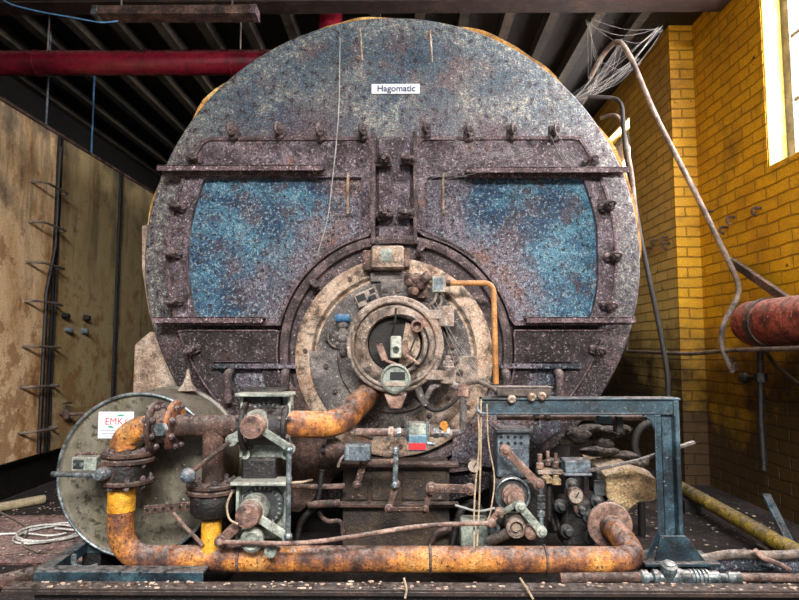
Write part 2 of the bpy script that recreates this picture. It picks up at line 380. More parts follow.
def glass():
    t = NT('dusty_window_glass'); tr = t.n('ShaderNodeBsdfTransparent'); tr.inputs[0].default_value = (.92, .9, .95, 1)
    df = t.n('ShaderNodeBsdfTranslucent'); df.inputs[0].default_value = (.9, .85, .9, 1)
    gl = t.n('ShaderNodeBsdfGlossy'); gl.inputs['Roughness'].default_value = .1
    m1 = t.n('ShaderNodeMixShader'); m1.inputs[0].default_value = .25; t.l(tr.outputs[0], m1.inputs[1]); t.l(df.outputs[0], m1.inputs[2])
    m2 = t.n('ShaderNodeMixShader'); m2.inputs[0].default_value = .06; t.l(m1.outputs[0], m2.inputs[1]); t.l(gl.outputs[0], m2.inputs[2])
    t.l(m2.outputs[0], t.out.inputs[0]); return t.m
MT['glass'] = glass()
m_ = MT

# ================================================================== SETTING
XA, XB, YP = 2.05, 2.23, 1.5
ZC = 3.5
MB().span((-3.6, -4.5, -.1), (3.0, 5.6, 0)).build('floor', m_['floor'], kind='structure', smooth=False)
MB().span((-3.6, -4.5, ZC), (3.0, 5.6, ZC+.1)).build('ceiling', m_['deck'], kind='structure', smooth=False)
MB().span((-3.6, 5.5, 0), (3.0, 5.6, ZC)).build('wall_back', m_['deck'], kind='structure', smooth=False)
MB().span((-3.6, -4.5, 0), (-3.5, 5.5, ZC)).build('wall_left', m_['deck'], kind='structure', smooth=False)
# right wall with two window openings
W1 = (-.75, .63, 2.10, 3.3)      # y0 y1 z0 z1
W2 = (2.35, 3.15, 1.95, 3.12)
w = MB()
def wall_hole(w, x0, x1, ya, yb, hole):
    y0, y1, z0, z1 = hole
    w.span((x0, ya, 0), (x1, y0, ZC)); w.span((x0, y1, 0), (x1, yb, ZC))
    w.span((x0, y0, 0), (x1, y1, z0)); w.span((x0, y0, z1), (x1, y1, ZC))
wall_hole(w, XB, XB+.3, -4.5, YP, W1)
wall_hole(w, XA, XA+.48, YP, 5.5, W2)
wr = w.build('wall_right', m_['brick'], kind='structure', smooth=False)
uv = wr.data.uv_layers.new(name='brick')
for p in wr.data.polygons:
    for li in p.loop_indices:
        c = wr.data.vertices[wr.data.loops[li].vertex_index].co
        uv.data[li].uv = (c.y, c.z) if abs(p.normal.x) > .5 else ((c.x, c.z) if abs(p.normal.y) > .5 else (c.y, c.x))
def window(name, xi, hole, nv, nh):
    y0, y1, z0, z1 = hole; x = xi+.12
    o = MB()
    f = .045
    for a, b in (((x, y0, z0), (x+.05, y0+f*1.8, z1)), ((x, y1-f*1.8, z0), (x+.05, y1, z1)), ((x, y0, z0), (x+.05, y1, z0+f)), ((x, y0, z1-f), (x+.05, y1, z1))): o.span(a, b)
    for k in range(1, nv): yy = y0+(y1-y0)*k/nv; o.span((x+.01, yy-.014, z0), (x+.04, yy+.014, z1))
    for k in range(1, nh): zz = z0+(z1-z0)*k/nh; o.span((x+.01, y0, zz-.014), (x+.04, y1, zz+.014))
    fr = o.build(name, m_['frame'], kind='structure', bevel=.004)
    MB().span((x+.022, y0+.02, z0+.02), (x+.026, y1-.02, z1-.02)).build('window_pane', m_['glass'], fr)
    r = MB()     # painted reveal lining
    r.span((xi+.004, y1-.012, z0), (x, y1, z1)); r.span((xi+.004, y0, z0), (x, y0+.012, z1)); r.span((xi+.004, y0, z0), (x, y1, z0+.015)); r.span((xi+.004, y0, z1-.015), (x, y1, z1))
    r.build('window_reveal', m_['yellow'], fr, bevel=.006)
window('window_1', XB, W1, 3, 3)
window('window_2', XA, W2, 2, 3)

# joists, each its own timber
for k in range(-14, 4):
    x = 1.085+.325*k
    if x > 2.0: break
    MB().span((x-.036, -.2, 3.40), (x+.036, 5.49, 3.499)).build('ceiling_joist', m_['wood'], smooth=False)
    o = COL.objects[-1]
for o in [o for o in COL.objects if o.name.startswith('ceiling_joist')]:
    tag(o, 'dusty grey timber joist running front to back under the dark roof', 'joist', 'roof joists')
# steel beam across
b = MB(); bz = 3.335
a0 = P(0, 5, .95)
b.span((-3.45, .87, bz), (2.2, 1.03, bz+.014)); b.span((-3.45, .944, bz+.014), (2.2, .956, bz+.03)); b.span((-3.45, .87, bz+.03), (2.2, 1.03, bz+.042))
tag(b.build('steel_beam', m_['beam'], bevel=.003), 'rusty brown steel beam crossing under the roof joists', 'beam')
# red pipe
t = thing('red_pipe', 'glossy dark red pipe running under the roof to the left of the boiler top', 'pipe', P(120, 62, 1.2))
ra = P(-60, 64, 1.2); rb = P(330, 60, 1.2); ra.z = rb.z = P(120, 63, 1.2).z
rb2 = rb + V((0, 0, .5)); rb2.z = 3.49
MB().tube([ra-V((.5, 0, 0)), rb, rb2], .088, 24, .2).build('pipe_run', m_['redpaint'], t)
for px in (38, 150, 232):
    c = P(px, 63, 1.2); c.z = ra.z
    MB().lathe(c-V((.006, 0, 0)), (1, 0, 0), [(.088, 0), (.0925, .002), (.0925, .01), (.088, .012)], 24).build('joint_ring', m_['redpaint'], t)
for px in (47, 240):
    c = P(px, 63, 1.2); c.z = ra.z
    MB().tube([(c.x, c.y, ZC), (c.x, c.y, c.z+.088)], .006, 8).build('hanger_rod', m_['hose'], t)
# fluorescent fixture
fa, fb = P(98, 15, .72), P(255, 13, .72); fz = P(170, 13, .72).z
t = thing('strip_light', 'dead dusty strip light fitting hanging under the roof at upper left', 'light fitting', ((fa.x+fb.x)/2, .72, fz-.04))
fc = MB(); prof = [(-.06, -.035), (.06, -.035), (.045, .03), (-.045, .03)]
fc.prism([(fa.x, .72+u, fz+v) for u, v in prof], (fb.x-fa.x, 0, 0)).build('housing', m_['rust'], t, bevel=.006)
MB().prism([(fa.x-.02, .72+u*1.05, fz+v*1.05) for u, v in prof], (.04, 0, 0)).build('end_cap', m_['steel'], t, bevel=.004)
MB().prism([(fb.x-.02, .72+u*1.05, fz+v*1.05) for u, v in prof], (.04, 0, 0)).build('end_cap', m_['rail'], t, bevel=.004)
for x in (fa.x+.15, fb.x-.15): MB().rod((x, .72, fz+.03), (x, .72, ZC), .006).build('hanger_rod', m_['hose'], t)
tag(MB().tube([V((P(-30, 0, .5).x, .5, ZC)), P(0, 2, .5), P(40, 12, .55), P(70, 17, .6), P(102, 23, .62), P(118, 21, .68)], .005, 8, .1).build('electric_cable', m_['bluecap']), 'thin pale blue cable draped to the end of the strip light', 'cable')

# ================================================================== LEFT STORAGE TANK
XT = -2.6
def ty(px): return PX(px, 348, XT).y
zt = PX(30, 117, XT).z; zb = PX(0, 466, XT).z
t = thing('storage_tank', 'tall rust-stained beige steel storage tank along the left wall', 'tank', (-3.0, 1.5, 0))
ys = [-1.2, ty(50), ty(114), ty(175)]
for k in range(3):
    MB().span((XT, ys[k]+.02, zb), (XT-.85, ys[k+1]-.02, zt)).build('side_panel', m_['tank'], t, bevel=.008)
MB().span((XT-.02, ys[0], zb-.02), (XT-.84, ys[3], zb)).build('base_plate', m_['black'], t)
MB().span((XT-.06, ys[0], .0), (XT-.8, ys[3], zb-.02)).build('plinth', m_['black'], t)
for k, px in ((1, 50), (2, 114)):
    y = ys[k]
    c = MB(); c.span((XT-.03, y-.022, zb), (XT+.02, y-.012, zt)); c.span((XT-.03, y+.012, zb), (XT+.02, y+.022, zt)); c.span((XT-.03, y-.012, zb), (XT-.01, y+.012, zt))
    c.build('seam_channel', m_['black'], t, bevel=.002)
c = MB()
for i, y in enumerate((0,)):
    c.span((XT-.0, ys[0], zt-.01), (XT+.012, ys[3], zt+.012))
c.build('top_rim', m_['rust'], t)
MB().tube([(XT+.025, ty(40), zb+.02), (XT+.025, ty(40.5), 1.4), (XT+.03, ty(47), 1.75), (XT+.025, ty(48), zt-.1)], .014, 10).build('drain_pipe', m_['black'], t)
for py in (185, 225, 265, 303, 347, 386, 429):
    a = PX(30, py, XT); bb = PX(53, py+4, XT)
    c = MB(); y0, y1 = ty(22), ty(52); z = PX(38, py, XT).z
    c.tube([(XT-.01, y0, z), (XT+.09, y0+.03, z+.005), (XT+.09, y1-.03, z-.005), (XT-.01, y1, z)], .009, 8, .03)
    c.build('ladder_rung', m_['hose'], t)
for px, py in ((63, 316), (84, 318), (66, 330), (82, 331)):
    c0 = PX(px, py, XT); c = MB()
    c.lathe(c0-V((.005, 0, 0)), (1, 0, 0), [(.022, 0), (.024, .02), (.014, .03), (.02, .034), (.02, .052), (.012, .058), (0, .058)], 12)
    c.build('knob', m_['black'] if py < 325 else m_['greyblue'], t)
v0 = PX(60, 414, XT)
c = MB(); c.tube([v0, v0+V((.1, .0, .0)), v0+V((.22, .05, .0))], .014, 10); c.lathe(v0+V((.05, 0, -.005)), (0, 0, 1), [(.02, -.03), (.03, 0), (.02, .03), (.008, .04), (.008, .07)], 12); c.box(v0+V((.05, 0, .08)), (.02, .1, .012))
c.build('drain_valve', m_['rust'], t)
# cords up left beside tank
for px, y0, y1, mt in ((45, 40, 123, 'greyblue'), (92, 110, 155, 'bluesteel'), (109, 135, 158, 'greyblue')):
    yy = ty(px)
    zz = P(px, y1, yy)
for i, (px, y0, y1, mt, nm) in enumerate(((46, 78, 126, 'greyblue', 'pale rod hanging from roof above left end of the storage tank'), (91, 112, 158, 'bluecap', 'blue rod hanging above the middle of the storage tank'))):
    Y = ty(px)+.1; top = P(px, y0, Y); bot = P(px, y1, Y); top.z = ZC; top.x = bot.x
    if bot.z < zt+.013: bot.z = zt+.013
    tag(MB().tube([top, bot], .008, 8).build('hanging_rod', m_[mt]), nm, 'rod')

# ================================================================== BOILER
BR = 1.257; BC = P(391.5, 16, 0); BC.z -= BR; BC.x = P(391.5, 263, 0).x
cx, cz = BC.x, BC.z
t = boiler = thing('boiler', 'huge round steel boiler front with flaking blue and purple rusty paint', 'boiler', (cx, 1.5, 0))
def circ(R, n, Y=0, x=cx, z=cz): return [V((x+R*math.cos(2*PI*k/n), Y, z+R*math.sin(2*PI*k/n))) for k in range(n)]
MB().lathe((cx, 0, cz), (0, 1, 0), [(0, 0), (BR-.03, 0), (BR-.012, .004), (BR, .02), (BR, .05), (BR-.03, .055)], 128).build('front_plate', m_['plate'], t)
MB().lathe((cx, .055, cz), (0, 1, 0), [(BR-.05, 0), (BR-.015, .0), (BR-.015, 3.2), (0, 3.2)], 96).build('shell', m_['rust'], t)
# ragged jacket edge
j = MB(); n = 180; inner = []; outer = []
for k in range(n):
    a = 2*PI*k/n; rr = BR+.012+.045*max(0, noise.noise(V((math.cos(a)*4, math.sin(a)*4, 1)))+.2) + .006*noise.noise(V((a*12, 0, 3)))
    if a > PI*1.02: rr = BR-.004
    outer.append(V((cx+rr*math.cos(a), .058, cz+rr*math.sin(a)))); inner.append(V((cx+(BR-.014)*math.cos(a), .058, cz+(BR-.014)*math.sin(a))))
j.ring(outer, inner, (0, 1.2, 0)); j.build('insulation_jacket', m_['jacket'], t)
# side jacket flap at left edge
fl = [P(142, 226, .05), P(149, 224, .05), P(147, 270, .05), P(152, 300, .05), P(165, 348, .05), P(160, 352, .05), P(149, 312, .05), P(142, 268, .05)]
MB().prism(fl, (0, .25, 0)).build('jacket_flap', m_['cement'], t)

UX, UZ = P(396, 350, 0).x, P(396, 350, 0).z       # burner axis
def pz(py): return P(396, py, 0).z
def pxx(px): return P(px, 263, 0).x
def clipdoor(cxy, x0, x1, z0, z1, Rout, rin, n=96):
    # star-shaped outline about cxy: rectangle cut by outer circle about boiler axis and by the burner circle
    out = []
    for k in range(n):
        a = 2*PI*k/n; d = (math.cos(a), math.sin(a)); tmin = 9
        for (v, dd, lo, hi) in ((cxy[0], d[0], x0, x1), (cxy[1], d[1], z0, z1)):
            if dd > 1e-6: tmin = min(tmin, (hi-v)/dd)
            if dd < -1e-6: tmin = min(tmin, (lo-v)/dd)
        qx, qz = cxy[0]-cx, cxy[1]-cz; B = qx*d[0]+qz*d[1]; C = qx*qx+qz*qz-Rout*Rout
        tmin = min(tmin, -B+math.sqrt(max(0, B*B-C)))
        qx, qz = cxy[0]-UX, cxy[1]-UZ; B = qx*d[0]+qz*d[1]; C = qx*qx+qz*qz-rin*rin; D = B*B-C
        if D > 0 and B < 0: tmin = min(tmin, max(.01, -B-math.sqrt(D)))
        out.append((cxy[0]+d[0]*tmin, cxy[1]+d[1]*tmin))
    return out
def door(name, cpx, x0, x1, y0, y1, ins, pmat, rout_i, rin_i, ro=224, ri=116):
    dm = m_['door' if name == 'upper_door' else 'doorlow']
    c = (pxx(cpx[0]), pz(cpx[1]))
    o = clipdoor(c, pxx(x0), pxx(x1), pz(y1), pz(y0), S(ro, 0), S(ri, 0))
    i = clipdoor(c, pxx(x0+ins[0]), pxx(x1-ins[1]), pz(y1-ins[3]), pz(y0+ins[2]), S(rout_i, 0), S(rin_i, 0))
    w = lambda L, Y: [V((a, Y, b)) for a, b in L]
    d = MB().ring(w(o, -.045), w(i, -.045), (0, .047, 0)).build(name, dm, boiler, bevel=.006)
    MB().prism(w([(c[0]+(a-c[0])*1.02, c[1]+(b-c[1])*1.02) for a, b in i], -.022), (0, .018, 0)).build('recessed_panel', pmat, d)
    # raised lip around the panel
    i2 = [(c[0]+(a-c[0])*1.0, c[1]+(b-c[1])*1.0) for a, b in i]; i3 = [(c[0]+(a-c[0])*1.07, c[1]+(b-c[1])*1.07) for a, b in i]
    MB().ring(w(i3, -.052), w(i2, -.052), (0, .01, 0)).build('panel_lip', dm, d, bevel=.003)
    o2 = [(c[0]+(a-c[0])*.965, c[1]+(b-c[1])*.965) for a, b in o]
    MB().ring(w(o, -.056), w(o2, -.056), (0, .013, 0)).build('door_flange', m_['rail'], d, bevel=.003)
    return d
door('upper_door', (262, 245), 160, 374, 140, 326, (30, 12, 40, 6), m_['blue'], 203, 121)
door('upper_door', (528, 245), 413, 625, 140, 326, (12, 30, 40, 6), m_['blue'], 206, 121)
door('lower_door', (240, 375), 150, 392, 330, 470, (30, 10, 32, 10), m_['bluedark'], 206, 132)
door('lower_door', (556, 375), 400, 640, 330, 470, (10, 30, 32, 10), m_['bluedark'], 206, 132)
# rails
def rail(x0, x1, y, h=7, dep=.075):
    a, b_ = P(x0, y, -.06), P(x1, y, -.06); z = (a.z+b_.z)/2; hh = S(h, 0)
    r = MB(); r.span((a.x, -.052-dep, z+hh/2-.009), (b_.x, -.05, z+hh/2)); r.span((a.x, -.06-dep*0, z-hh/2), (b_.x, -.05, z+hh/2))
    r.span((a.x, -.052-dep, z-hh*.35), (b_.x, -.044-dep, z+hh/2))
    r.build('angle_rail', m_['rail'], boiler, bevel=.003)
rail(162, 325, 172); rail(465, 624, 174); rail(157, 266, 321); rail(524, 631, 321)
for x0, x1, y in ((212, 303, 366), (500, 580, 366)):
    a, b_ = P(x0, y, -.05), P(x1, y, -.05)
    MB().span((a.x, -.075, a.z-.012), (b_.x, -.05, a.z+.012)).build('stiffener', m_['bluedark'], boiler, bevel=.003)
for px in (230, 286, 505, 558):
    a = P(px, 372, -.06); b_ = P(px, 402, -.06)
    MB().tube([a+V((0, .01, 0)), a+V((0, -.04, -.01)), b_+V((0, -.03, 0))], .022, 10, .03).build('hook_handle', m_['lug'], boiler)
# centre strip between doors
a, b_ = P(379, 138, 0), P(410, 246, 0)
MB().span((a.x, -.02, b_.z), (b_.x, .0, a.z)).build('centre_strip', m_['door'], boiler, bevel=.004)
for px in (374, 415):
    a, b_ = P(px-2, 136, 0), P(px+2, 246, 0)
    MB().span((a.x, -.07, b_.z), (b_.x, -.02, a.z)).build('centre_flange', m_['lug'], boiler, bevel=.003)
# clamp lugs
def lug(px, py, ang=None, s=1.0):
    c = P(px, py, -.05); c.y = -.045
    if ang is None: ang = math.atan2(c.z-cz, c.x-cx)
    R = Matrix.Rotation(-ang, 3, 'Y')
    l = MB()
    l.box(c+V((0, -.012, 0)), (.07*s, .03, .045*s), R)
    l.rod(c, c+V((0, -.085*s, 0)), .012*s, 10)
    l.hexnut(c+V((0, -.03, 0)), (0, -1, 0), .024*s, .02)
    l.hexnut(c+V((0, -.055, 0)), (0, -1, 0), .02*s, .014)
    q = c+R@V((-.03*s, -.02, 0)); l.ball(q, .02*s, (1, 1, 1), 1)
    l.torus(c+V((0, -.065, .0)), R@V((0, .5, 1)), .024*s, .008*s, 14, 6)
    l.build('clamp_bolt', m_['lug'], boiler)
for x, y in ((234, 133), (280, 132), (321, 134), (363, 133), (426, 131), (468, 134), (511, 133), (553, 134)): lug(x, y, PI/2)
for x, y, a in ((384, 162, 0), (407, 161, PI), (385, 215, .2), (405, 214, PI)): lug(x, y, a, 1.1)
for x, y in ((178, 207), (174, 254), (175, 302), (193, 350), (606, 207), (612, 257), (608, 306), (597, 351), (590, 163), (195, 160)): lug(x, y)
lug(316, 285, 2.4, .8); lug(420, 250, 1.2, .8)
# hinge blocks in centre
for px, py in ((389, 213), (402, 213)):
    c = P(px, py, -.08); MB().box(c, (.04, .07, .05)).build('hinge_block', m_['lug'], boiler, bevel=.006)
# vertical pins
for px in (348, 443):
    a, b_ = P(px, 173, -.07), P(px, 214, -.07)
    MB().rod((a.x, -.075, a.z), (a.x, -.075, b_.z), .007, 8).build('vertical_pin', m_['cement'], boiler)
# small bolts between
for x, y in ((462, 300), (548, 345), (230, 352), (330, 250)):
    pass
# name plate with lettering
def text_mesh(body, size, loc, mat, parent, name='lettering', ext=.0008, bold=0, rot=None):
    cu = bpy.data.curves.new(name, 'FONT'); cu.body = body; cu.size = size; cu.extrude = ext; cu.offset = bold
    cu.align_x = 'CENTER'; cu.align_y = 'CENTER'
    tmp = bpy.data.objects.new('tmp_text', cu); COL.objects.link(tmp)
    bpy.context.view_layer.update()
    me = bpy.data.meshes.new_from_object(tmp.evaluated_get(bpy.context.evaluated_depsgraph_get()))
    bpy.data.objects.remove(tmp); bpy.data.curves.remove(cu)
    Rm = Matrix.Rotation(PI/2, 4, 'X')
    if rot: Rm = Matrix.Rotation(rot, 4, 'Y') @ Rm
    me.transform(Rm)
    off = OFF[parent.name]
    me.transform(Matrix.Translation(V(loc)-off)); me.materials.clear(); me.materials.append(mat)
    o = bpy.data.objects.new(name, me); COL.objects.link(o); o.parent = parent; OFF[o.name] = off; return o
c = P(395.5, 89, -.005)
pl = MB().span((c.x-.124, -.008, c.z-.026), (c.x+.124, .001, c.z+.026)).build('name_plate', m_['label'], boiler, bevel=.001)
pl['label'] = 'small white name plate on the upper boiler front'
text_mesh('Hagomatic', .046, (c.x+.004, -.0095, c.z), m_['ink'], pl, ext=.001, bold=.0006)
# burner opening surround
MB().lathe((UX, 0, UZ), (0, -1, 0), [(S(98, 0), 0), (S(113, 0), 0), (S(114, 0), .052), (S(110, 0), .058), (S(106, 0), .05), (S(105, 0), .012), (S(98, 0), .012)], 96).build('burner_collar', m_['lug'], boiler)
# supports under the boiler
for Y in (.35, 2.2):
    pts = []
    for k in range(13):
        a = math.radians(215+110*k/12); pts.append(V((cx+(BR-.01)*math.cos(a), Y, cz+(BR-.01)*math.sin(a))))
    MB().prism(pts+[V((cx+.9, Y, 0)), V((cx-.9, Y, 0))], (0, .15, 0)).build('saddle', m_['black'], boiler)
# loose cement block at left behind the drum
tag(MB().prism([P(134, 345, .12), P(150, 331, .12), P(157, 335, .12), P(172, 362, .12), P(190, 400, .12), P(132, 400, .12)], (0, .3, 0)).build('cement_slab', m_['cement'], bevel=.01), 'crumbling beige slab standing between the boiler and the round drum', 'slab')

# ================================================================== BURNER
t = burner = thing('burner', 'dusty round gas burner bolted to the middle of the boiler front', 'burner', (UX, -.1, UZ-.5))
def L(name, c, prof, mat, parent=None, seg=64, ax=(0, -1, 0), **k):
    return MB().lathe(c, ax, prof, seg).build(name, m_[mat], parent or t, **k)
bc = P(394, 356, -.06); bc.y = 0
R1 = S(98, -.06)
L('mounting_ring', bc, [(0, .0), (R1-.004, .012), (R1, .03), (R1, .075), (R1-.012, .085), (S(82, -.06), .088), (S(79, -.06), .06), (0, .06)], 'ring', seg=96)
L('back_casting', bc, [(S(76, -.06), .05), (S(76, -.06), .09), (S(72, -.06), .10), (S(56, -.06), .105), (S(54, -.06), .13), (0, .13)], 'greydk', seg=72)
for k in range(16):
    a = 2*PI*k/16+.15; q = bc+V((math.cos(a)*S(68, -.1), -.10, math.sin(a)*S(68, -.1)))
    if abs(a-PI/2) < .5: continue
    MB().hexnut(q, (0, -1, 0), .014, .016).rod(q, q+V((0, -.026, 0)), .007, 8).build('bolt', m_['lug'], t)
for k in (1, 2, 3.1, 5, 6):
    a = k*PI/3.5+.3; q = bc+V((math.cos(a)*S(89, -.1), -.085, math.sin(a)*S(89, -.1)))
    MB().hexnut(q, (0, -1, 0), .012, .01).build('bolt', m_['rust'], t)
# side cheeks (crescent plates either side)
for sg in (-1, 1):
    pts = []; ro, ri = S(84, -.1), S(62, -.1)
    A0, A1 = (PI*.98, PI*1.42) if sg < 0 else (-PI*.45, PI*.0)
    n = 16
    for k in range(n+1): a = A0+(A1-A0)*k/n; pts.append(bc+V((ro*math.cos(a), -.088, ro*math.sin(a))))
    for k in range(n, -1, -1): a = A0+(A1-A0)*k/n; pts.append(bc+V((ri*math.cos(a), -.088, ri*math.sin(a))))
    MB().prism(pts, (0, -.018, 0)).build('cheek_plate', m_['greydk' if sg < 0 else 'beige'], t, bevel=.004)
# drum
dc = P(395, 344, -.33); dc.y = 0
r = S(46, -.33)
L('drum', dc, [(r+.012, .10), (r+.012, .13), (r, .135), (r, .285), (r+.012, .287), (r+.012, .318), (r+.006, .324), (r-.008, .324), (r-.012, .312), (r-.022, .312), (S(32, -.33), .345), (S(29, -.33), .348), (S(28, -.33), .342), (S(27, -.33), .25), (S(20, -.33), .22), (0, .22)], 'beige', seg=72)
L('inner_throat', dc, [(S(28, -.33), .30), (S(26.5, -.33), .30), (S(24, -.3), .225), (0, .224)], 'cavity')
MB().torus(dc+V((0, -.335, 0)), (0, 1, 0), r*.92, .008, 64, 8).build('drum_lip', m_['beige'], t)
MB().torus(dc+V((.02, -.365, 0)), (0, 1, 0), S(29, -.36), .005, 40, 6, -1.9, 2.2).build('ring_cable', m_['blackhose'], t)
# half moon plate inside the throat
pts = [dc+V((S(3, -.3), -.30, -S(22, -.3)))]
for k in range(13):
    a = -PI*.42+PI*.78*k/12; pts.append(dc+V((S(25, -.3)*math.cos(a), -.30, S(25, -.3)*math.sin(a))))
MB().prism(pts, (0, -.012, 0)).build('half_moon_plate', m_['ring'], t, bevel=.003)
q = P(396, 347, -.39); u = MB().box(q, (S(11, -.39), .05, S(22, -.39))).build('igniter_box', m_['palemetal'], t, bevel=.008)
MB().lathe(q+V((0, -.024, -.01)), (0, -1, 0), [(.014, 0), (.014, .01), (.006, .01), (.006, .004), (0, .004)], 16).build('sight_hole', m_['dial'], u)
MB().tube([P(392, 335, -.39), P(395, 322, -.42), P(396, 308, -.42)], .005, 8, .03).build('igniter_wire', m_['blackhose'], u)
for pts in (((379, 344), (385, 360), (398, 365)), ((404, 340), (406, 355), (419, 364))):
    w3 = [P(a, b, -.385) for a, b in pts]
    MB().bar(w3[0], w3[1], .012, .03, (1, 0, 0)).bar(w3[1], w3[2], .012, .03, (0, 1, 0)).build('copper_bracket', m_['copper'], t, bevel=.003)
q = P(417, 326, -.35); L('pipe_stub', q, [(.028, -.05), (.028, .05), (.018, .055), (.014, .02), (0, .02)], 'copper', seg=18)
q = P(412, 343, -.36); MB().bar(P(410, 352, -.37), P(416, 336, -.37), .008, .012, (0, 1, 0)).build('latch', m_['cavity'], t)
# hinge arms
for (x0, x1, y, yb) in ((424, 448, 315, 311), (416, 450, 375, 378)):
    a, b_ = P(x0, y, -.3), P(x1, y, -.3)
    h = MB().span((a.x, -.33, a.z-.022), (b_.x+.02, -.28, a.z+.022)).build('hinge_arm', m_['beige'], t, bevel=.008)
    q = P(x1-2, y, -.3)
    pr = [(.034, -.035), (.034, .035), (.026, .04), (.026, .06), (.018, .065), (.018, .085), (0, .088)] if y > 350 else [(.034, -.05), (.036, -.02), (.036, .03), (.03, .04), (0, .042)]
    MB().lathe((q.x, -.305, q.z), (0, 0, 1), pr, 20).build('hinge_pin', m_['beige'], h)
    MB().span((q.x-.02, -.3, q.z-.03), (q.x+.03, -.1, q.z+.03)).build('hinge_bracket', m_['greydk'], t, bevel=.008)
# right-hand bolted bracket
q = P(452, 342, -.12); MB().box(q, (.06, .05, .2)).build('side_bracket', m_['greydk'], t, bevel=.01)
for py in (330, 345, 356):
    q = P(452, py, -.155); MB().hexnut(q, (0, -1, 0), .016, .018).build('bolt', m_['rust'], t)
# junction box
c = P(388, 259, -.12); w_, h_ = S(33, -.14), S(24, -.14)
jb = MB().box(c+V((0, .0, 0)), (w_, .13, h_)).build('junction_box', m_['beige'], t, bevel=.015)
MB().box(c+V((0, -.068, 0)), (w_*.92, .012, h_*.88)).build('box_cover', m_['cement'], jb, bevel=.004)
MB().box(c+V((-.005, -.076, .006)), (.05, .003, .06)).build('box_label', m_['palemetal'], jb)
MB().box(c+V((-w_*.62, .01, -.01)), (w_*.3, .08, h_*.85)).build('cable_gland', m_['rust'], jb, bevel=.006)
MB().box(c+V((w_*.58, .0, -.0)), (w_*.18, .07, h_*.8)).build('cable_gland', m_['rust'], jb, bevel=.006)
MB().box(c+V((0, .03, -h_*.75)), (w_*1.1, .05, .05)).build('box_bracket', m_['greydk'], jb, bevel=.005)
q = P(398, 289, -.12); MB().box(q, (.17, .06, .09)).build('flange_plate', m_['greydk'], t, bevel=.012)
for dx in (-.06, .0, .06): MB().hexnut(q+V((dx, -.03, -.01)), (0, -1, 0), .012, .012).build('bolt', m_['lug'], t)
# cluster of fittings at upper right and small grey box
cl = MB()
for k in range(9):
    q = P(410+random.uniform(0, 16), 277+random.uniform(0, 22), -.15-random.random()*.05); cl.lathe(q, (random.uniform(-1, 1), -1, random.uniform(-.6, .6)), [(.024, -.03), (.026, 0), (.018, .01), (.018, .04), (.01, .045)], 10)
cl.box(P(418, 288, -.12), (.09, .06, .1)); cl.build('air_damper_linkage', m_['rust'], t, bevel=.002)
q = P(438, 285, -.2); sb = MB().box(q, (S(13, -.2), .08, S(16, -.2))).build('pressure_switch', m_['palemetal'], t, bevel=.006)
MB().box(q+V((0, -.042, 0)), (S(9, -.2), .004, S(11, -.2))).build('switch_cover', m_['greyblue'], sb)
MB().tube([P(437, 293, -.22), P(434, 302, -.25), P(428, 306, -.25), P(432, 312, -.24)], .007, 8, .03).tube([P(440, 294, -.2), P(442, 303, -.22), P(436, 310, -.22)], .006, 8, .03).build('cable', m_['hose'], sb)
# data plate, tilted
q = P(367, 297, -.135); R = Matrix.Rotation(math.radians(-22), 3, 'Y')
dp = MB().box(q, (S(23, -.13), .004, S(14, -.13)), R).build('data_plate', m_['dirtyface'], t)
f = MB()
for ax_, az_, sx_, sz_ in ((-.25, .1, .4, .5), (.2, -.2, .35, .35), (.3, .25, .25, .3), (0, -.3, .2, .2)):
    f.box(q+R@V((ax_*S(23, -.13), -.003, az_*S(14, -.13))), (sx_*S(23, -.13), .002, sz_*S(14, -.13)), R)
f.build('printed_panel', m_['blacklabel'], dp)
# pilot valve at left
pv = MB(); q = P(343, 332, -.14)
for py, rr_ in ((324, .028), (331, .022), (338, .03), (346, .024), (352, .018)):
    qq = P(343, py, -.14); pv.lathe(qq-V((0, 0, .018)), (0, 0, 1), [(rr_*.8, 0), (rr_, .008), (rr_, .022), (rr_*.7, .034)], 12)
pv.rod(P(336, 344, -.14), P(354, 344, -.14), .012, 10); pv.rod(P(337, 334, -.15), P(350, 333, -.15), .01, 10)
p_ = pv.build('pilot_valve', m_['greydk'], t)
MB().rod(P(336, 318, -.16), P(350, 318, -.16), .02, 12).ball(P(340, 318, -.16), .028, (1, 1, .8)).build('blue_cap', m_['bluecap'], p_)
MB().torus(P(338, 337, -.13), (0, 1, 0), S(10, -.13), .005, 24, 6, .3, 3.6).build('loop_pipe', m_['hose'], p_)
# gauge / flame detector head below drum
q = P(395.5, 379, -.5); r = S(15, -.5)
g = L('flame_detector', q+V((0, .08, 0)), [(r*.8, -.06), (r*.95, .0), (r, .03), (r, .055), (r*.86, .062), (r*.84, .05), (0, .05)], 'palemetal', seg=36)
MB().box(q+V((.008, .026, .012)), (r*1.0, .006, r*.5)).build('display_window', m_['blacklabel'], g)
MB().box(q+V((0, .027, -r*.35)), (r*1.3, .004, r*.3)).build('face_plate', m_['dirtyface'], g)
a = P(384, 394, -.45); b_ = P(407, 394, -.45); c_ = P(401, 409, -.45); d_ = P(390, 409, -.45)
MB().prism([a, b_, c_, d_], (0, .09, 0)).build('detector_body', m_['copper'], g, bevel=.006)
MB().rod(P(395, 372, -.35), P(395, 380, -.42), .03, 12).build('detector_neck', m_['rust'], g)
# other tubes around the bottom
MB().tube([P(415, 380, -.3), P(421, 397, -.3), P(426, 405, -.3)], .018, 10).build('link_arm', m_['greydk'], t)
MB().tube([P(414, 395, -.25), P(432, 412, -.25), P(448, 408, -.22), P(461, 394, -.2)], .009, 8, .08).build('hose', m_['blackhose'], t)
MB().tube([P(424, 403, -.28), P(432, 386, -.28), P(444, 384, -.26)], .014, 10, .05).build('air_pipe', m_['greydk'], t)

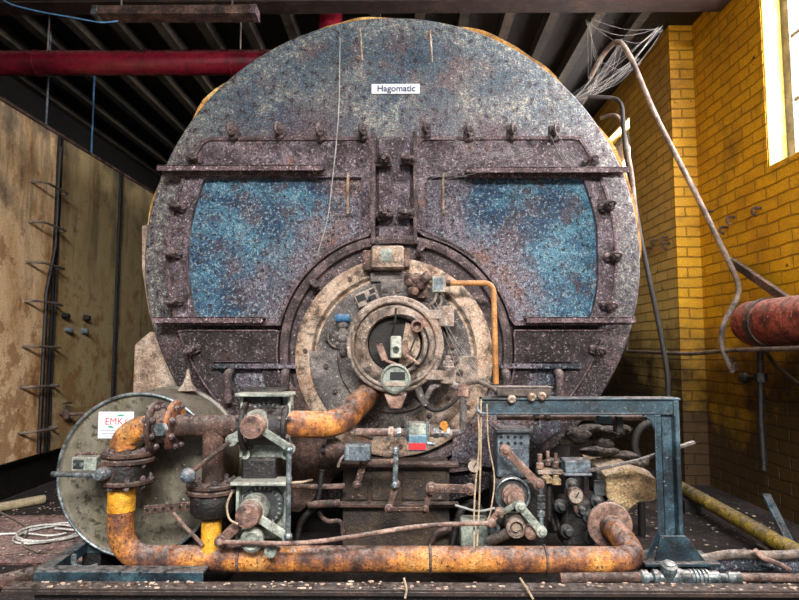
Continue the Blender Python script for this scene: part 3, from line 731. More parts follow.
# copper conduit (orange) on the right of the burner
t = thing('orange_conduit', 'thin orange pipe bent down the right side of the burner', 'pipe', P(495, 384, -.22))
MB().tube([P(446, 283, -.2), P(493.5, 283, -.2), P(496, 384, -.22)], S(2.8, -.2), 14, .05, 8).build('pipe_run', m_['conduit'], t)
MB().hexnut(P(446, 283, -.2), (1, 0, 0), .018, .02).build('union_nut', m_['rust'], t)

# ================================================================== LOWER FRONT: windbox etc.
t = thing('burner_base_box', 'burnt brown steel box standing beneath the burner', 'cabinet', (UX, 0, 0))
a, b_ = P(343, 463, -.2), P(450, 560, -.2)
MB().span((a.x, -.2, 0.02), (b_.x, -.01, a.z)).build('box_body', m_['brownbox'], t, bevel=.004)
for py, d in ((463, .06), (503, .05)):
    q = P(395, py, -.2); MB().span((a.x-.02, -.2-d, q.z-.008), (b_.x+.04, -.19, q.z+.006)).build('shelf_flange', m_['rustred'], t, bevel=.002)
for x0, x1 in ((345, 368), (372, 392), (402, 446)):
    p0, p1 = P(x0, 470, -.2), P(x1, 500, -.2)
    MB().span((p0.x, -.208, p1.z), (p1.x, -.199, p0.z)).build('cover_plate', m_['brownbox'], t, bevel=.003)
for x in (352, 362, 408, 430, 440):
    q = P(x, 497, -.208); MB().hexnut(q, (0, -1, 0), .008, .01).build('bolt', m_['lug'], t)
# sloping plates either side of the box
for nm, pts, mt, Y, lb in (('gusset_plate', [(262, 388), (345, 388), (352, 462), (300, 512), (262, 512)], 'rust', -.06, 'dark rusty plate sloping below the left of the burner ring'),
                   ('gusset_plate', [(454, 392), (560, 392), (560, 430), (505, 470), (452, 462)], 'bluedark', -.06, 'dark speckled plate sloping below the right of the burner ring')):
    tag(MB().prism([P(x, y, Y) for x, y in pts], (0, .012, 0)).build(nm, m_[mt], bevel=.003), lb, 'plate')

# ================================================================== HORIZONTAL DRUM, lower left
DY = -.40
dcn = P(139, 474, DY); dr = S(79.5, DY)
t = thing('horizontal_drum', 'round grey-green drum end with a white sticker at lower left', 'tank', (dcn.x, -.2, dcn.z-dr))
L('drum_end', dcn, [(0, .004), (dr*.955, .0), (dr*.965, .004), (dr*.97, .014), (dr, .014), (dr, -.02), (dr-.008, -.03), (dr-.008, -.34), (dr+.005, -.345), (dr+.005, -.37), (dr-.02, -.38), (0, -.38)], 'greentank', seg=96)
MB().torus(dcn+V((0, -.012, 0)), (0, 1, 0), dr-.004, .007, 96, 8).build('rim', m_['steel'], t)
q = P(175, 385, -.15); q2 = dcn+V((.10, .27, dr-.01))
MB().lathe(q2, (0, 0, 1), [(.045, 0), (.02, .035), (.008, .08), (.006, .10), (0, .1)], 14).build('lifting_lug', m_['cement'], t)
sx = P(116, 425, DY-.006)
st = MB().box((sx.x, DY-.0065, sx.z), (S(35, DY), .0012, S(26, DY))).build('sticker', m_['label'], t)
text_mesh('EMK', S(9.5, DY), (sx.x-.008, DY-.0078, sx.z+.014), m_['redink'], st, 'red_lettering', .0004, 0)
text_mesh('c', S(9, DY), (sx.x+.045, DY-.0078, sx.z+.018), m_['redink'], st, 'red_mark', .0004)
g = MB(); g.prism([(sx.x-.03, DY-.0074, sx.z-.012), (sx.x-.005, DY-.0074, sx.z-.012), (sx.x-.018, DY-.0074, sx.z-.003), (sx.x-.035, DY-.0074, sx.z-.003)], (0, -.0006, 0))
g.prism([(sx.x-.002, DY-.0074, sx.z+.037), (sx.x+.03, DY-.0074, sx.z+.037), (sx.x+.038, DY-.0074, sx.z+.045), (sx.x+.015, DY-.0074, sx.z+.045)], (0, -.0006, 0))
g.build('green_stripe', m_['greenink'], st)
g = MB()
for k in range(3): g.box((sx.x-.002, DY-.0075, sx.z-.024-.011*k), (S(29-3*k, DY), .0006, .0035))
g.build('small_print', m_['greyink'], st)
for k in range(3):
    pass
MB().span((dcn.x-.25, -.36, 0), (dcn.x-.17, -.06, dcn.z-dr*.72)).build('cradle_foot', m_['black'], t)
MB().span((dcn.x+.17, -.36, 0), (dcn.x+.25, -.06, dcn.z-dr*.72)).build('cradle_foot', m_['black'], t)

# ================================================================== OCHRE PIPEWORK
PY = -.58
def pipe_thing(name, label, base): return thing(name, label, 'pipe', base)
def flange(c, ax, r, th, par, n=8, mat='rustred', name='flange', boltmat='lug', pair=True):
    ax = V(ax).normalized(); c = V(c); u, v, _ = frame(ax)
    f = MB()
    if pair:
        f.lathe(c-ax*th*1.15, ax, [(r*.8, 0), (r, .004), (r, th-.004), (r*.95, th)], 36); f.lathe(c+ax*th*.15, ax, [(r*.95, 0), (r, .004), (r, th-.004), (r*.8, th)], 36)
        f.lathe(c-ax*th*.2, ax, [(r*.75, 0), (r*.75, th*.4)], 24)
    else: f.lathe(c-ax*th/2, ax, [(r*.95, 0), (r, .004), (r, th-.004), (r*.95, th)], 36)
    fo = f.build(name, m_[mat], par, bevel=0)
    H = th*1.15 if pair else th/2
    for k in range(n):
        a = 2*PI*(k+.5)/n; q = c+(u*math.cos(a)+v*math.sin(a))*r*.8
        MB().rod(q-ax*(H+.016), q+ax*(H+.016), .007, 8).hexnut(q+ax*H, ax, .0125, .011).hexnut(q-ax*H, -ax, .0125, .011).build('flange_bolt', m_[boltmat], fo)
    return fo
pr = S(12.2, PY)
# lower gas main
t = thing('gas_main', 'long thick ochre pipe lying across the foot of the boiler', 'pipe', P(350, 558, PY)-V((0, 0, pr)))
xl = P(121, 520, PY).x; zl = P(380, 559, PY).z; xr_ = P(637, 540, PY).x
p0 = V((xl, PY, P(121, 487, PY).z)); endY = -.38
fe = P(612, 527, endY)
main = [p0, V((xl, PY, zl)), V((xr_, PY, zl)), V((fe.x+.0, endY-.06, fe.z-.0)), V((fe.x, endY, fe.z))]
MB().tube(main, pr, 28, .17, 12).build('pipe_run', m_['rustpipe'], t)
MB().lathe((xl, PY, P(121, 511, PY).z), (0, 0, 1), [(pr, 0), (pr+.003, .002), (pr+.003, P(121, 489, PY).z-P(121, 511, PY).z), (pr, P(121, 489, PY).z-P(121, 511, PY).z)], 28).build('yellow_collar', m_['ochre'], t)['label'] = 'bright yellow collar'
flange(fe+V((0, .03, 0)), (0, -1, .0), S(22, endY), .022, t, 0, 'copper', pair=False)
MB().rod(fe+V((0, .0, 0)), fe+V((0, .2, 0)), pr*.95, 20).build('rear_pipe', m_['rustred'], t)
for px in (240, 430, 545):
    q = P(px, 559, PY); MB().lathe((q.x-.006, PY, zl), (1, 0, 0), [(pr, 0), (pr+.005, .003), (pr+.005, .009), (pr, .012)], 28).build('weld_bead', m_['rust'], t)

# left valve between main and elbow
t = thing('shutoff_valve', 'rusty flanged shut-off valve in front of the drum at far left', 'valve', V((xl, PY, P(121, 487, PY).z)))
zt_ = P(121, 455, PY).z; zb_ = P(121, 483, PY).z; zm = (zt_+zb_)/2
flange((xl+.02, PY, zt_-.005), (0, 0, 1), S(25, PY), .02, t, 8); flange((xl+.02, PY, zb_+.01), (0, 0, 1), S(25, PY), .018, t, 8, pair=False)
MB().lathe((xl+.01, PY, zb_), (0, 0, 1), [(.085, 0), (.09, .03), (.09, zt_-zb_-.03), (.085, zt_-zb_)], 28).build('valve_body', m_['black'], t)
q = P(105, 474, PY-.1)
MB().lathe(q+V((0, .1, 0)), (0, -1, 0), [(.05, 0), (.052, .07), (.045, .085), (.03, .09), (0, .09)], 24).build('side_boss', m_['rustred'], t)
MB().lathe(q+V((-.0, .01, 0)), (-.2, -1, .1), [(.024, 0), (.026, .03), (.02, .05), (.0, .055)], 16).build('plug', m_['steel'], t)
q = P(87, 463, PY-.03)
bx = MB().box(q, (S(24, PY), .05, S(13, PY))).build('limit_switch_box', m_['palemetal'], t, bevel=.004)
MB().box(q+V((-.02, -.026, 0)), (S(10, PY), .006, S(9, PY))).build('switch_lens', m_['dial'], bx, bevel=.002)
for dx in (-.03, -.005): MB().lathe(q+V((dx, -.028, 0)), (0, -1, 0), [(.008, 0), (.008, .006), (0, .006)], 10).build('screw', m_['steel'], bx)
MB().tube([P(52, 474, PY-.05), P(96, 475, PY-.05), P(112, 474, PY-.05)], .011, 10).build('lever_handle', m_['steel'], t)
MB().tube([P(76, 455, PY), P(92, 453, PY), P(106, 459, PY)], .008, 8, .02).build('switch_cable', m_['rust'], t)

# upper pipe with elbow
t = thing('upper_gas_pipe', 'rusty orange pipe curving from the flanged elbow above the drum to the tee', 'pipe', V((xl, PY, zt_+.02)))
zu = P(200, 426, PY).z
xe = P(153, 427, PY).x
MB().tube([V((xl, PY, zt_+.02)), P(123, 443, PY), P(127, 436, PY), P(136, 429.5, PY), V((xe+.005, PY, zu))], pr*.98, 28, .06, 6).build('elbow', m_['rustpipe'], t)
xf = P(165, 427, PY).x
flange((xf-.035, PY, zu), (1, 0, 0), S(25, PY), .02, t, 8, pair=False); flange((xf+.04, PY, zu), (1, 0, 0), S(25, PY), .022, t, 8, 'rustpipe', pair=False)
MB().rod((xf-.03, PY, zu), (xf+.035, PY, zu), .07, 24).build('spacer', m_['rust'], t)
q = P(163, 429, PY-.1); MB().rod(q+V((0, .06, 0)), q-V((0.0, .02, 0.01)), .014, 12).hexnut(q, (-.3, -1, 0), .026, .02).build('test_plug', m_['steel'], t)
xt = P(214, 427, PY).x; xv = P(243, 425, PY).x
MB().tube([(xf+.04, PY, zu), (xv, PY, zu)], pr*.9, 28).build('tee_run', m_['rustred'], t)
ztf = P(214, 487, PY).z
MB().tube([(xt, PY, zu), (xt, PY, ztf)], pr*.85, 24).lathe((xt, PY, zu-.09), (0, 0, 1), [(pr*.85, 0), (pr*.9, .02), (pr*.9, .09)], 24).build('tee_branch', m_['rustred'], t)
t = thing('riser_pipe', 'short flanged yellow riser between the tee and the long gas main', 'pipe', (xt, PY, zl))
flange((xt, PY, ztf), (0, 0, 1), S(25, PY), .018, t, 8)
MB().lathe((xt, PY, P(210, 515, PY).z), (0, 0, 1), [(.07, 0), (.085, .02), (.085, .09), (.07, .11)], 24).build('valve_body', m_['black'], t)
MB().tube([(xt, PY, P(210, 519, PY).z), (xt, PY, zl+.02)], pr*.8, 24).build('riser_run', m_['ochre'], t)
# pipe from valve to burner
t = thing('burner_feed_pipe', 'orange rusty pipe elbowing up from the upper valve into the burner', 'pipe', P(310, 436, -.5))
MB().tube([P(284, 424, PY), P(338, 425, -.5), P(358, 405, -.36), P(378, 385, -.14)], S(13, -.5), 28, .1, 10).build('pipe_run', m_['rustpipe'], t)
q = P(344, 421, -.46)
MB().tube([P(322, 425, -.52), P(323, 425, -.52)], S(13.8, -.5), 28).build('weld_ring', m_['rust'], t)

# ------------------------------------------------ butterfly valve actuators
def actuator(cx_, cy_, w, h, Y, label, levers, top=8):
    c = P(cx_, cy_, Y); t = thing('valve_actuator', label, 'valve actuator', P(cx_, cy_+h/2, Y))
    W, H = S(w, Y), S(h, Y)
    out = [(-W/2, -H/2+.02), (-W/2+.02, -H/2), (W/2-.02, -H/2), (W/2, -H/2+.02), (W/2, H/2), (-W/2, H/2)]
    MB().prism([c+V((a, .045, b)) for a, b in out], (0, .02, 0)).build('back_plate', m_['palemetal'], t, bevel=.004)
    MB().span(c+V((-W/2-.01, -.05, H/2-.014)), c+V((W/2+.01, .06, H/2))).build('top_ledge', m_['palemetal'], t, bevel=.004)
    for s in (-1, 1):
        MB().span(c+V((s*W/2-.012*s, .0, -H/2+.01)), c+V((s*W/2, .05, H/2-.01))).build('side_web', m_['palemetal'], t, bevel=.003)
        q = c+V((s*(W/2-.02), .03, -H/2+.02)); MB().lathe(q, (0, -1, 0), [(.02, 0), (.02, .02), (.009, .02), (.009, .005), (0, .005)], 18).build('ear', m_['palemetal'], t)
    dcx = c+V((0, .02, H*.06)); Rr = min(W, H)*.42
    d = MB().lathe(dcx, (0, -1, 0), [(Rr, -.03), (Rr, .0), (Rr-.01, .006), (Rr-.012, .002), (0, .002)], 40).build('dial', m_['dial'], t)
    tk = MB()
    for k in range(13):
        a = -.9+k*.26; u_ = V((math.cos(a), 0, math.sin(a))); tk.bar(dcx+u_*Rr*.78+V((0, -.004, 0)), dcx+u_*Rr*.92+V((0, -.004, 0)), .004, .005, (0, 1, 0))
    tk.build('dial_marks', m_['palemetal'], d)
    hb = c+V((-.025, 0, .01)); r_ = S(12, Y-.1)
    MB().lathe(hb+V((0, .02, 0)), (0, -1, 0), [(r_*1.25, 0), (r_*1.25, .05), (r_*1.1, .06), (r_*1.1, .075)], 28).build('collar', m_['palemetal'], t)
    hub = MB().lathe(hb, (0, -1, 0), [(r_, .0), (r_, .11), (r_*.93, .118), (0, .118)], 28).build('hub_cap', m_['copper'], t)
    for k in range(3):
        a = PI/2+.25+k*2*PI/3; MB().lathe(hb+V((math.cos(a)*r_*.65, -.116, math.sin(a)*r_*.65)), (0, -1, 0), [(.007, 0), (.007, .005), (0, .006)], 8).build('screw', m_['lug'], hub)
    for (x1, y1, mt, wd) in levers:
        e = P(x1, y1, Y-.06); s0 = hb+V((0, -.06, 0)); s0 = s0+(e-s0).normalized()*r_*.9
        MB().bar(s0, e, wd, .014, (0, 1, 0)).rod(e+V((0, .012, 0)), e+V((0, -.014, 0)), wd*.6, 12).build('lever', m_[mt], t, bevel=.003)
    return t, hb
VY = PY-.02
t, hb = actuator(265, 426, 50, 66, VY, 'upper grey-green valve actuator with a long ball-ended hand lever', [(291, 449, 'palemetal', .03), (232, 440, 'palemetal', .04)])
hd = MB().tube([P(235, 438, VY-.06), P(193, 471, VY-.12)], .009, 10).build('handle_rod', m_['rustred'], t)
MB().ball(P(188, 475.5, VY-.13), S(7.6, VY-.13), sub=3).build('handle_ball', m_['greyblue'], hd)
MB().box(P(265, 400, VY+.1), (.17, .16, .10)).build('gear_housing', m_['black'], t, bevel=.01)
MB().rod(V((xv-.01, PY, zu)), V((P(287, 424, PY).x, PY, zu)), .075, 24).build('valve_body', m_['black'], t)
flange((xv+.015, PY, zu), (1, 0, 0), S(25, PY), .02, t, 6, 'black', pair=False); flange((P(287, 424, PY).x, PY, zu), (1, 0, 0), S(22, PY), .02, t, 6, 'black', pair=False)
t2, hb2 = actuator(261, 511, 50, 60, VY, 'lower grey-green valve actuator just above the ochre gas main', [(221, 541, 'copper', .04), (287, 537, 'palemetal', .032)])
q = P(253, 539, VY-.06)
MB().lathe(q, (0, -1, 0), [(S(11, VY), 0), (S(11, VY), .02), (S(8, VY), .028), (S(4, VY), .022), (0, .022)], 24).build('cam_wheel', m_['palemetal'], t2)
MB().lathe(P(272, 549, VY-.05), (0, -1, 0), [(S(6, VY), 0), (S(6, VY), .03), (S(3, VY), .03), (S(3, VY), .02), (0, .02)], 18).build('cam_roller', m_['palemetal'], t2)
MB().bar(P(222, 546, VY-.03), P(280, 548, VY-.03), .02, .02).build('cam_plate', m_['rust'], t2, bevel=.003)
MB().box(P(262, 468, VY+.08), (.14, .12, .10)).build('mounting_neck', m_['black'], t2, bevel=.01)
# perforated strip
a, b_ = P(144, 510, VY-.02), P(218, 503, VY-.02)
t = thing('perforated_strip', 'rusty perforated steel strip sticking out left of the lower actuator', 'strip', a)
MB().bar(a, b_, .008, .032).build('strip_bar', m_['rustred'], t, bevel=.002)
for k in range(9):
    q = a.lerp(b_, .05+k*.11)+V((0, -.005, 0)); MB().lathe(q, (0, -1, 0), [(.007, 0), (.007, .004), (.003, .004), (.003, 0)], 10).build('hole_rim', m_['cavity'], t)
MB().tube([P(173, 513, VY-.03), P(186, 528, VY-.03), P(203, 545, VY-.03)], .008, 8).build('stay_rod', m_['copper'], t)
for pts, r_, mt, Y, nm, lb in (
  (((292, 486), (318, 487), (345, 486)), .012, 'rust', -.3, 'thin_pipe', 'thin dark pipe running right from behind the upright steel rod'),
  (((308, 505), (340, 503)), .016, 'rustred', -.35, 'short_pipe', 'short rusty pipe stub low down left of the burnt brown box'),
  (((296, 548), (300, 520), (318, 505), (322, 470)), .014, 'black', -.3, 'black_hose', 'black hose climbing between the lower actuator and the burnt brown box'),
  (((452, 545), (460, 510), (474, 500), (484, 515), (500, 540)), .016, 'black', -.3, 'black_hose', 'black hose looping between the brown box and the cam gear'),
  (((455, 505), (478, 512), (495, 508)), .005, 'web', -.42, 'white_thread', 'white thread drooping left of the cam gear'),
  (((318, 512), (326, 522), (342, 520), (343, 535)), .01, 'rust', -.25, 'bent_pipe', 'bent rusty pipe in the dark gap left of the brown box'),
  (((430, 545), (436, 532), (452, 528)), .012, 'rustred', -.28, 'bent_pipe', 'bent rusty pipe end low in front of the brown box right side')):
    tag(MB().tube([P(a, b, Y) for a, b in pts], r_, 10, .05).build(nm, m_[mt]), lb, 'thread' if 'thread' in nm else ('hose' if 'hose' in nm else 'pipe'))
# linkage rods
tag(MB().tube([P(220, 542, VY-.1), P(300, 544, VY-.12), P(352, 537, VY-.12), P(421, 525, VY-.1), P(492, 523, VY-.08)], .0085, 10, .15).ball(P(220, 542, VY-.1), .015).ball(P(492, 523, VY-.08), .018).build('linkage_rod', m_['copper']), 'long thin brown rod running from the lower actuator to the right-hand cam gear', 'rod')
tag(MB().tube([P(289, 450, VY-.08), P(288, 536, VY-.08)], .010, 10).ball(P(289, 450, VY-.08), .016).ball(P(288, 536, VY-.08), .016).build('linkage_rod', m_['steel']), 'upright steel rod joining the levers of the two left actuators', 'rod')
for pts, nm in ((((302, 483), (312, 483), (299, 497), (288, 505)), 'thin pale wire looped right of the upright steel rod'),):
    tag(MB().tube([P(289, 483, VY-.02), P(303, 482, VY-.02), P(312, 480, -.4)], .005, 8, .02).build('wire', m_['string']), nm, 'wire')

# ================================================================== PILOT LINE (solenoid valves)
LY = -.42
t = thing('pilot_gas_line', 'thin pilot pipe with coupling nuts below the burner drum', 'pipe', P(390, 440, LY))
MB().tube([P(349, 432, LY), P(452, 433, LY)], S(4, LY), 16).build('pipe_run', m_['copper'], t)
for px, r_, w_ in ((352, 6, 5), (391, 6.5, 5), (399, 5.5, 4), (436, 6, 5), (443, 5, 4), (448, 6, 3)):
    MB().hexnut(P(px, 432.5, LY)-V((S(w_, LY)/2, 0, 0)), (1, 0, 0), S(r_, LY), S(w_, LY)).build('union_nut', m_['steel'] if px > 395 else m_['ring'], t)
MB().tube([P(452, 433, LY), P(463, 432, LY), P(463, 389, LY), P(452, 385, LY)], S(3.6, LY), 12, .03).build('riser_bend', m_['greydk'], t)
MB().hexnut(P(463, 396, LY), (0, 0, 1), S(6, LY), .03).hexnut(P(463, 389, LY), (0, 0, 1), S(6, LY), .02).build('elbow_nut', m_['copper'], t)
t = thing('solenoid_valve', 'solenoid valve with blue coil and red label on the pilot line', 'valve', P(417, 450, LY))
MB().box(P(417, 429, LY-.03), (S(24, LY), .09, S(13, LY))).build('valve_body', m_['palemetal'], t, bevel=.006)
for px in (407, 427): MB().box(P(px, 429, LY-.03), (S(3, LY), .1, S(17, LY))).build('body_flange', m_['steel'], t, bevel=.003)
MB().box(P(417.5, 442, LY-.06), (S(17, LY), .08, S(15, LY))).build('coil', m_['bluebox'], t, bevel=.004)
q = P(417.5, 446.5, LY-.105); MB().box(q, (S(16, LY), .008, S(6, LY))).build('coil_label', m_['redlabel'], t)
MB().rod(P(427, 443, LY-.06), P(434, 444, LY-.06), .01, 10).build('cable_plug', m_['steel'], t)
t = thing('pressure_switch', 'grey-blue switch box hanging left of the blue solenoid valve', 'switch box', P(358, 462, LY))
MB().box(P(358, 452, LY-.03), (S(25, LY), .08, S(15, LY))).build('switch_body', m_['greyblue'], t, bevel=.006)
MB().box(P(358, 445, LY-.03), (S(23, LY), .07, S(4, LY))).build('switch_lid', m_['steel'], t, bevel=.004)
for px in (348, 368): MB().box(P(px, 452, LY-.075), (.012, .006, S(14, LY))).build('strap', m_['steel'], t)
for px in (330, 336): MB().lathe(P(px, 449, LY), (1, 0, 0), [(.04, -.015), (.045, 0), (.03, .02), (.03, .05)], 14).build('coupling', m_['rust'], t)
MB().rod(P(322, 450, LY), P(346, 450, LY), .022, 12).build('inlet_pipe', m_['black'], t)
MB().tube([P(345, 455, LY-.03), P(340, 460, LY-.05), P(338, 467, LY-.05)], .006, 8, .02).build('cable', m_['hose'], t)
tag(MB().lathe(P(444, 425, LY-.02), (0, -1, 0), [(.018, 0), (.018, .006), (0, .006)], 14).box(P(445, 428, LY-.02), (.012, .01, .03)).build('yellow_tag', m_['ochre']), 'tiny yellow tag above the right end of the pilot pipe', 'tag')

# centre linkage
KY = -.40
def link(name, lab, a, b_, wd, mt, Y=KY, th=.012, r=1.0, par=None):
    A, B = P(*a, Y), P(*b_, Y); m = MB().bar(A, B, wd, th, (0, 1, 0)); 
    for e in (A, B): m.lathe(e+V((0, .012, 0)), (0, -1, 0), [(wd*.7*r, 0), (wd*.7*r, .026), (wd*.35, .03), (wd*.35, .04), (0, .042)], 16)
    o = m.build(name, m_[mt], par, bevel=.002)
    if par is None: tag(o, lab, 'linkage')
    return o
t = thing('damper_linkage', 'jointed air damper linkage of rods hanging beneath the solenoid valve', 'linkage', P(395, 508, KY))
link('upper_rod', '', (396, 450), (395, 485), .022, 'steel', par=t)
link('lower_arm', '', (396, 484), (389, 508), .026, 'copper', KY+.02, par=t)
link('cross_rod', '', (389, 509), (425, 509), .016, 'rustred', KY-.02, par=t)
link('crank_arm', '', (425, 509), (431, 489), .024, 'rustred', KY, par=t)
link('lever_plate', '', (431, 488), (470, 489), S(8, KY), 'copper', KY-.03, par=t)
for k in range(5):
    q = P(440+k*6, 489, KY-.045); MB().lathe(q, (0, -1, 0), [(.006, 0), (.006, .004), (0, .004)], 8).build('rivet', m_['lug'], t)
link('side_rod', '', (364, 461), (392, 461), .014, 'copper', KY-.02, par=t)
link('side_arm', '', (364, 462), (357, 485), .028, 'rust', KY, par=t)
MB().tube([P(383, 455, KY+.05), P(404, 455, KY+.05)], .01, 8).build('pivot_shaft', m_['rust'], t)
MB().rod(P(396, 452, KY+.16), P(396, 452, KY-.02), .01, 8).build('pivot_pin', m_['steel'], t)

# ================================================================== RIGHT CAM GEAR
GY = -.45
t = thing('cam_gear', 'round cam gear with crossed levers in the tangle right of centre', 'gear', P(514, 545, GY))
g0 = P(514, 497, GY)
MB().lathe(g0+V((0, .06, 0)), (0, -1, 0), [(S(17, GY), -.01), (S(17, GY), .02), (S(15.5, GY), .024), (S(15.5, GY), .015), (0, .015)], 40).build('cam_disc', m_['dial'], t)
MB().torus(g0+V((0, .03, 0)), (0, 1, 0), S(16.5, GY), .005, 40, 8).build('disc_rim', m_['steel'], t)
MB().lathe(g0+V((0, .04, 0)), (0, -1, 0), [(S(11, GY), 0), (S(11, GY), .02), (S(8.5, GY), .024), (S(10.5, GY), .03), (S(10.5, GY), .05), (S(7, GY), .055), (S(8, GY), .07), (S(8, GY), .085), (S(4, GY), .09), (0, .10)], 28).build('pulley', m_['copper'], t)
link('upper_arm', '', (505, 450), (538, 484), S(8, GY), 'copper', GY-.02, par=t)
link('cross_arm', '', (520, 506), (541, 531), .032, 'palemetal', GY-.07, par=t)
link('lower_arm', '', (499, 512), (489, 523), .026, 'copper', GY-.06, par=t)
link('brace', '', (500, 514), (516, 504), .022, 'palemetal', GY-.05, par=t)
MB().tube([P(540.5, 486, GY-.03), P(541, 510, GY-.04), P(542, 531, GY-.06)], .008, 8).build('tie_rod', m_['steel'], t)
for py in (500, 508, 516): MB().hexnut(P(541, py, GY-.045), (0, 0, 1), .017, .018).build('adjusting_nut', m_['steel'], t)
MB().lathe(P(515, 526, GY), (0, -1, 0), [(S(9.5, GY), -.05), (S(9.5, GY), .03), (S(6.5, GY), .036), (S(6, GY), .01), (S(4, GY), .01), (S(4, GY), .02), (0, .02)], 28).build('lower_roller', m_['beige'], t)
MB().lathe(P(530, 532, GY-.02), (0, -1, 0), [(S(6, GY), -.03), (S(6, GY), .02), (S(3, GY), .028), (0, .028)], 20).build('end_roller', m_['copper'], t)
MB().lathe(P(493, 527, GY+.02), (0, -1, 0), [(S(6, GY), -.03), (S(6, GY), .02), (S(3, GY), .02), (S(3, GY), .0), (0, .0)], 20).build('guide_roller', m_['steel'], t)
MB().tube([P(487, 542, GY), P(500, 537, GY), P(514, 530, GY), P(522, 522, GY+.03)], .022, 12, .05).build('bent_arm', m_['brownbox'], t)
MB().box(P(518, 515, GY+.16), (.24, .12, .34)).build('gear_case', m_['black'], t, bevel=.02)
MB().box(P(474, 532, GY+.1), (.12, .1, .12)).build('terminal_block', m_['palemetal'], t, bevel=.01)

# perforated control panel
t = thing('control_panel', 'dented grey-blue panel box hanging under the left end of the blue beam', 'box', P(511, 475, -.3))
c = P(511, 451, -.3)
MB().box(c, (S(31, -.3), .12, S(47, -.3)), Matrix.Rotation(.03, 3, 'Y')).build('box_body', m_['greyblue'], t, bevel=.01)
MB().box(P(511, 429, -.31), (S(34, -.3), .15, .012)).build('box_top', m_['steel'], t, bevel=.003)
for px in (501, 508, 515, 521):
    for py in (437, 443):
        MB().lathe(P(px, py, -.361), (0, -1, 0), [(.007, 0), (.007, .005), (0, .005)], 8).build('rivet', m_['cavity'], t)
MB().span(P(498, 448, -.364), P(522, 474, -.36)).build('inner_cover', m_['greyblue'], t, bevel=.002)
# wiggly hook
MB().tube([P(526, 430, -.34), P(532, 433, -.36), P(535, 429, -.36)], .006, 8, .02).build('hook', m_['steel'], t)

def gauge(px, py, r, Y, label, stem=None):
    c = P(px, py, Y); R_ = S(r, Y); t = thing('pressure_gauge', label, 'gauge', c-V((0, 0, R_)))
    MB().lathe(c, (0, -1, 0), [(R_*.9, -.04), (R_, -.02), (R_, .0), (R_*.88, .005), (R_*.84, -.004), (0, -.004)], 28).build('case', m_['rustred'], t)
    MB().lathe(c+V((0, .0, 0)), (0, -1, 0), [(R_*.84, .004), (0, .0045)], 28).build('dial_face', m_['dirtyface'], t)
    MB().bar(c+V((-R_*.1, -.006, -R_*.2)), c+V((R_*.35, -.006, R_*.5)), .004, .002, (0, 1, 0)).build('needle', m_['blacklabel'], t)
    if stem: MB().tube([c+V((0, .02, -R_*.9))]+[P(a, b, Y+.02) for a, b in stem], .009, 8, .02).build('stem', m_['rustred'], t)
gauge(474, 466, 7, -.42, 'small round pressure gauge behind the hanging beige strings', [(474, 480)])
gauge(576, 496, 8, -.36, 'round dusty pressure gauge on the black valve block at right', [(576, 512)])

# strings
tag(MB().tube([P(477, 399, -.62), P(480, 440, -.6), P(474, 500, -.6), P(474, 548, -.66)], .0035, 6, .2).build('hanging_string', m_['string']), 'leftmost beige string hanging from the end of the blue beam', 'string')
tag(MB().tube([P(481, 399, -.6), P(481, 450, -.6), P(479, 510, -.62), P(477, 546, -.67)], .0035, 6, .2).build('hanging_string', m_['string']), 'beige string hanging just right of the round pressure gauge', 'string')
tag(MB().tube([P(487, 404, -.58), P(488, 445, -.58), P(496, 478, -.58), P(490, 515, -.6), P(487, 522, -.6)], .003, 6, .2).build('hanging_string', m_['string']), 'pale string bowing right beneath the blue beam end', 'string')

# ================================================================== BLUE-GREEN FRAME
FY = -.55
t = thing('steel_frame', 'blue-green painted steel beam on an upright post at the right', 'frame', P(670, 555, FY))
pz0 = P(600, 398, FY).z; pz1 = P(600, 415, FY).z
xa = P(482, 405, FY).x; xb = P(681, 405, FY).x; xp0 = P(656.5, 480, FY).x; xp1 = P(682, 480, FY).x
c = MB(); c.span((xa, FY, pz0-.01), (xb, FY+.09, pz0)); c.span((xa, FY+.008, pz1), (xb-.01, FY+.018, pz0-.01)); c.span((xa, FY, pz1), (xp0+.005, FY+.09, pz1+.008)); c.span((xa, FY+.018, pz1), (xa+.008, FY+.09, pz0))
c.prism([V((xp0, FY+.004, pz1-.06)), V((xp0-.012, FY+.004, pz1-.025)), V((xp0-.04, FY+.004, pz1-.004)), V((xp0-.07, FY+.004, pz1+.01)), V((xp0+.01, FY+.004, pz1+.01))], (0, .01, 0))
c.build('cross_beam', m_['bluesteel'], t, bevel=.003)
z0 = .02; c = MB()
c.span((xp0, FY, z0), (xp0+.03, FY+.008, pz1)); c.span((xp1-.022, FY, z0), (xp1, FY+.008, pz0-.01)); c.span((xp0+.022, FY, z0), (xp0+.03, FY+.06, pz1)); c.span((xp1-.022, FY, z0), (xp1-.014, FY+.06, pz1)); c.span((xp0+.02, FY+.03, z0), (xp1-.014, FY+.038, pz0-.01))
c.build('post', m_['bluesteel'], t, bevel=.003)
zg = P(670, 535, FY).z; zz0 = P(670, 560, FY).z
c = MB(); c.prism([V((xp0+.005, FY-.012, zg)), V((xp1, FY-.012, zg)), V((xp1+.075, FY-.012, zz0)), V((xp0-.02, FY-.012, zz0))], (0, .01, 0))
c.prism([V((xp0-.002, FY+.0, zg+.02)), V((xp0-.002, FY+.0, zg-.03)), V((xp0-.06, FY-.03, zz0+.01)), V((xp0-.06, FY-.03, zz0+.03))], (.008, .008, 0))
c.build('gusset', m_['bluesteel'], t, bevel=.002)
MB().span((xp0-.07, FY-.04, zz0-.014), (xp1+.12, FY+.12, zz0)).build('base_plate', m_['bluesteel'], t, bevel=.003)
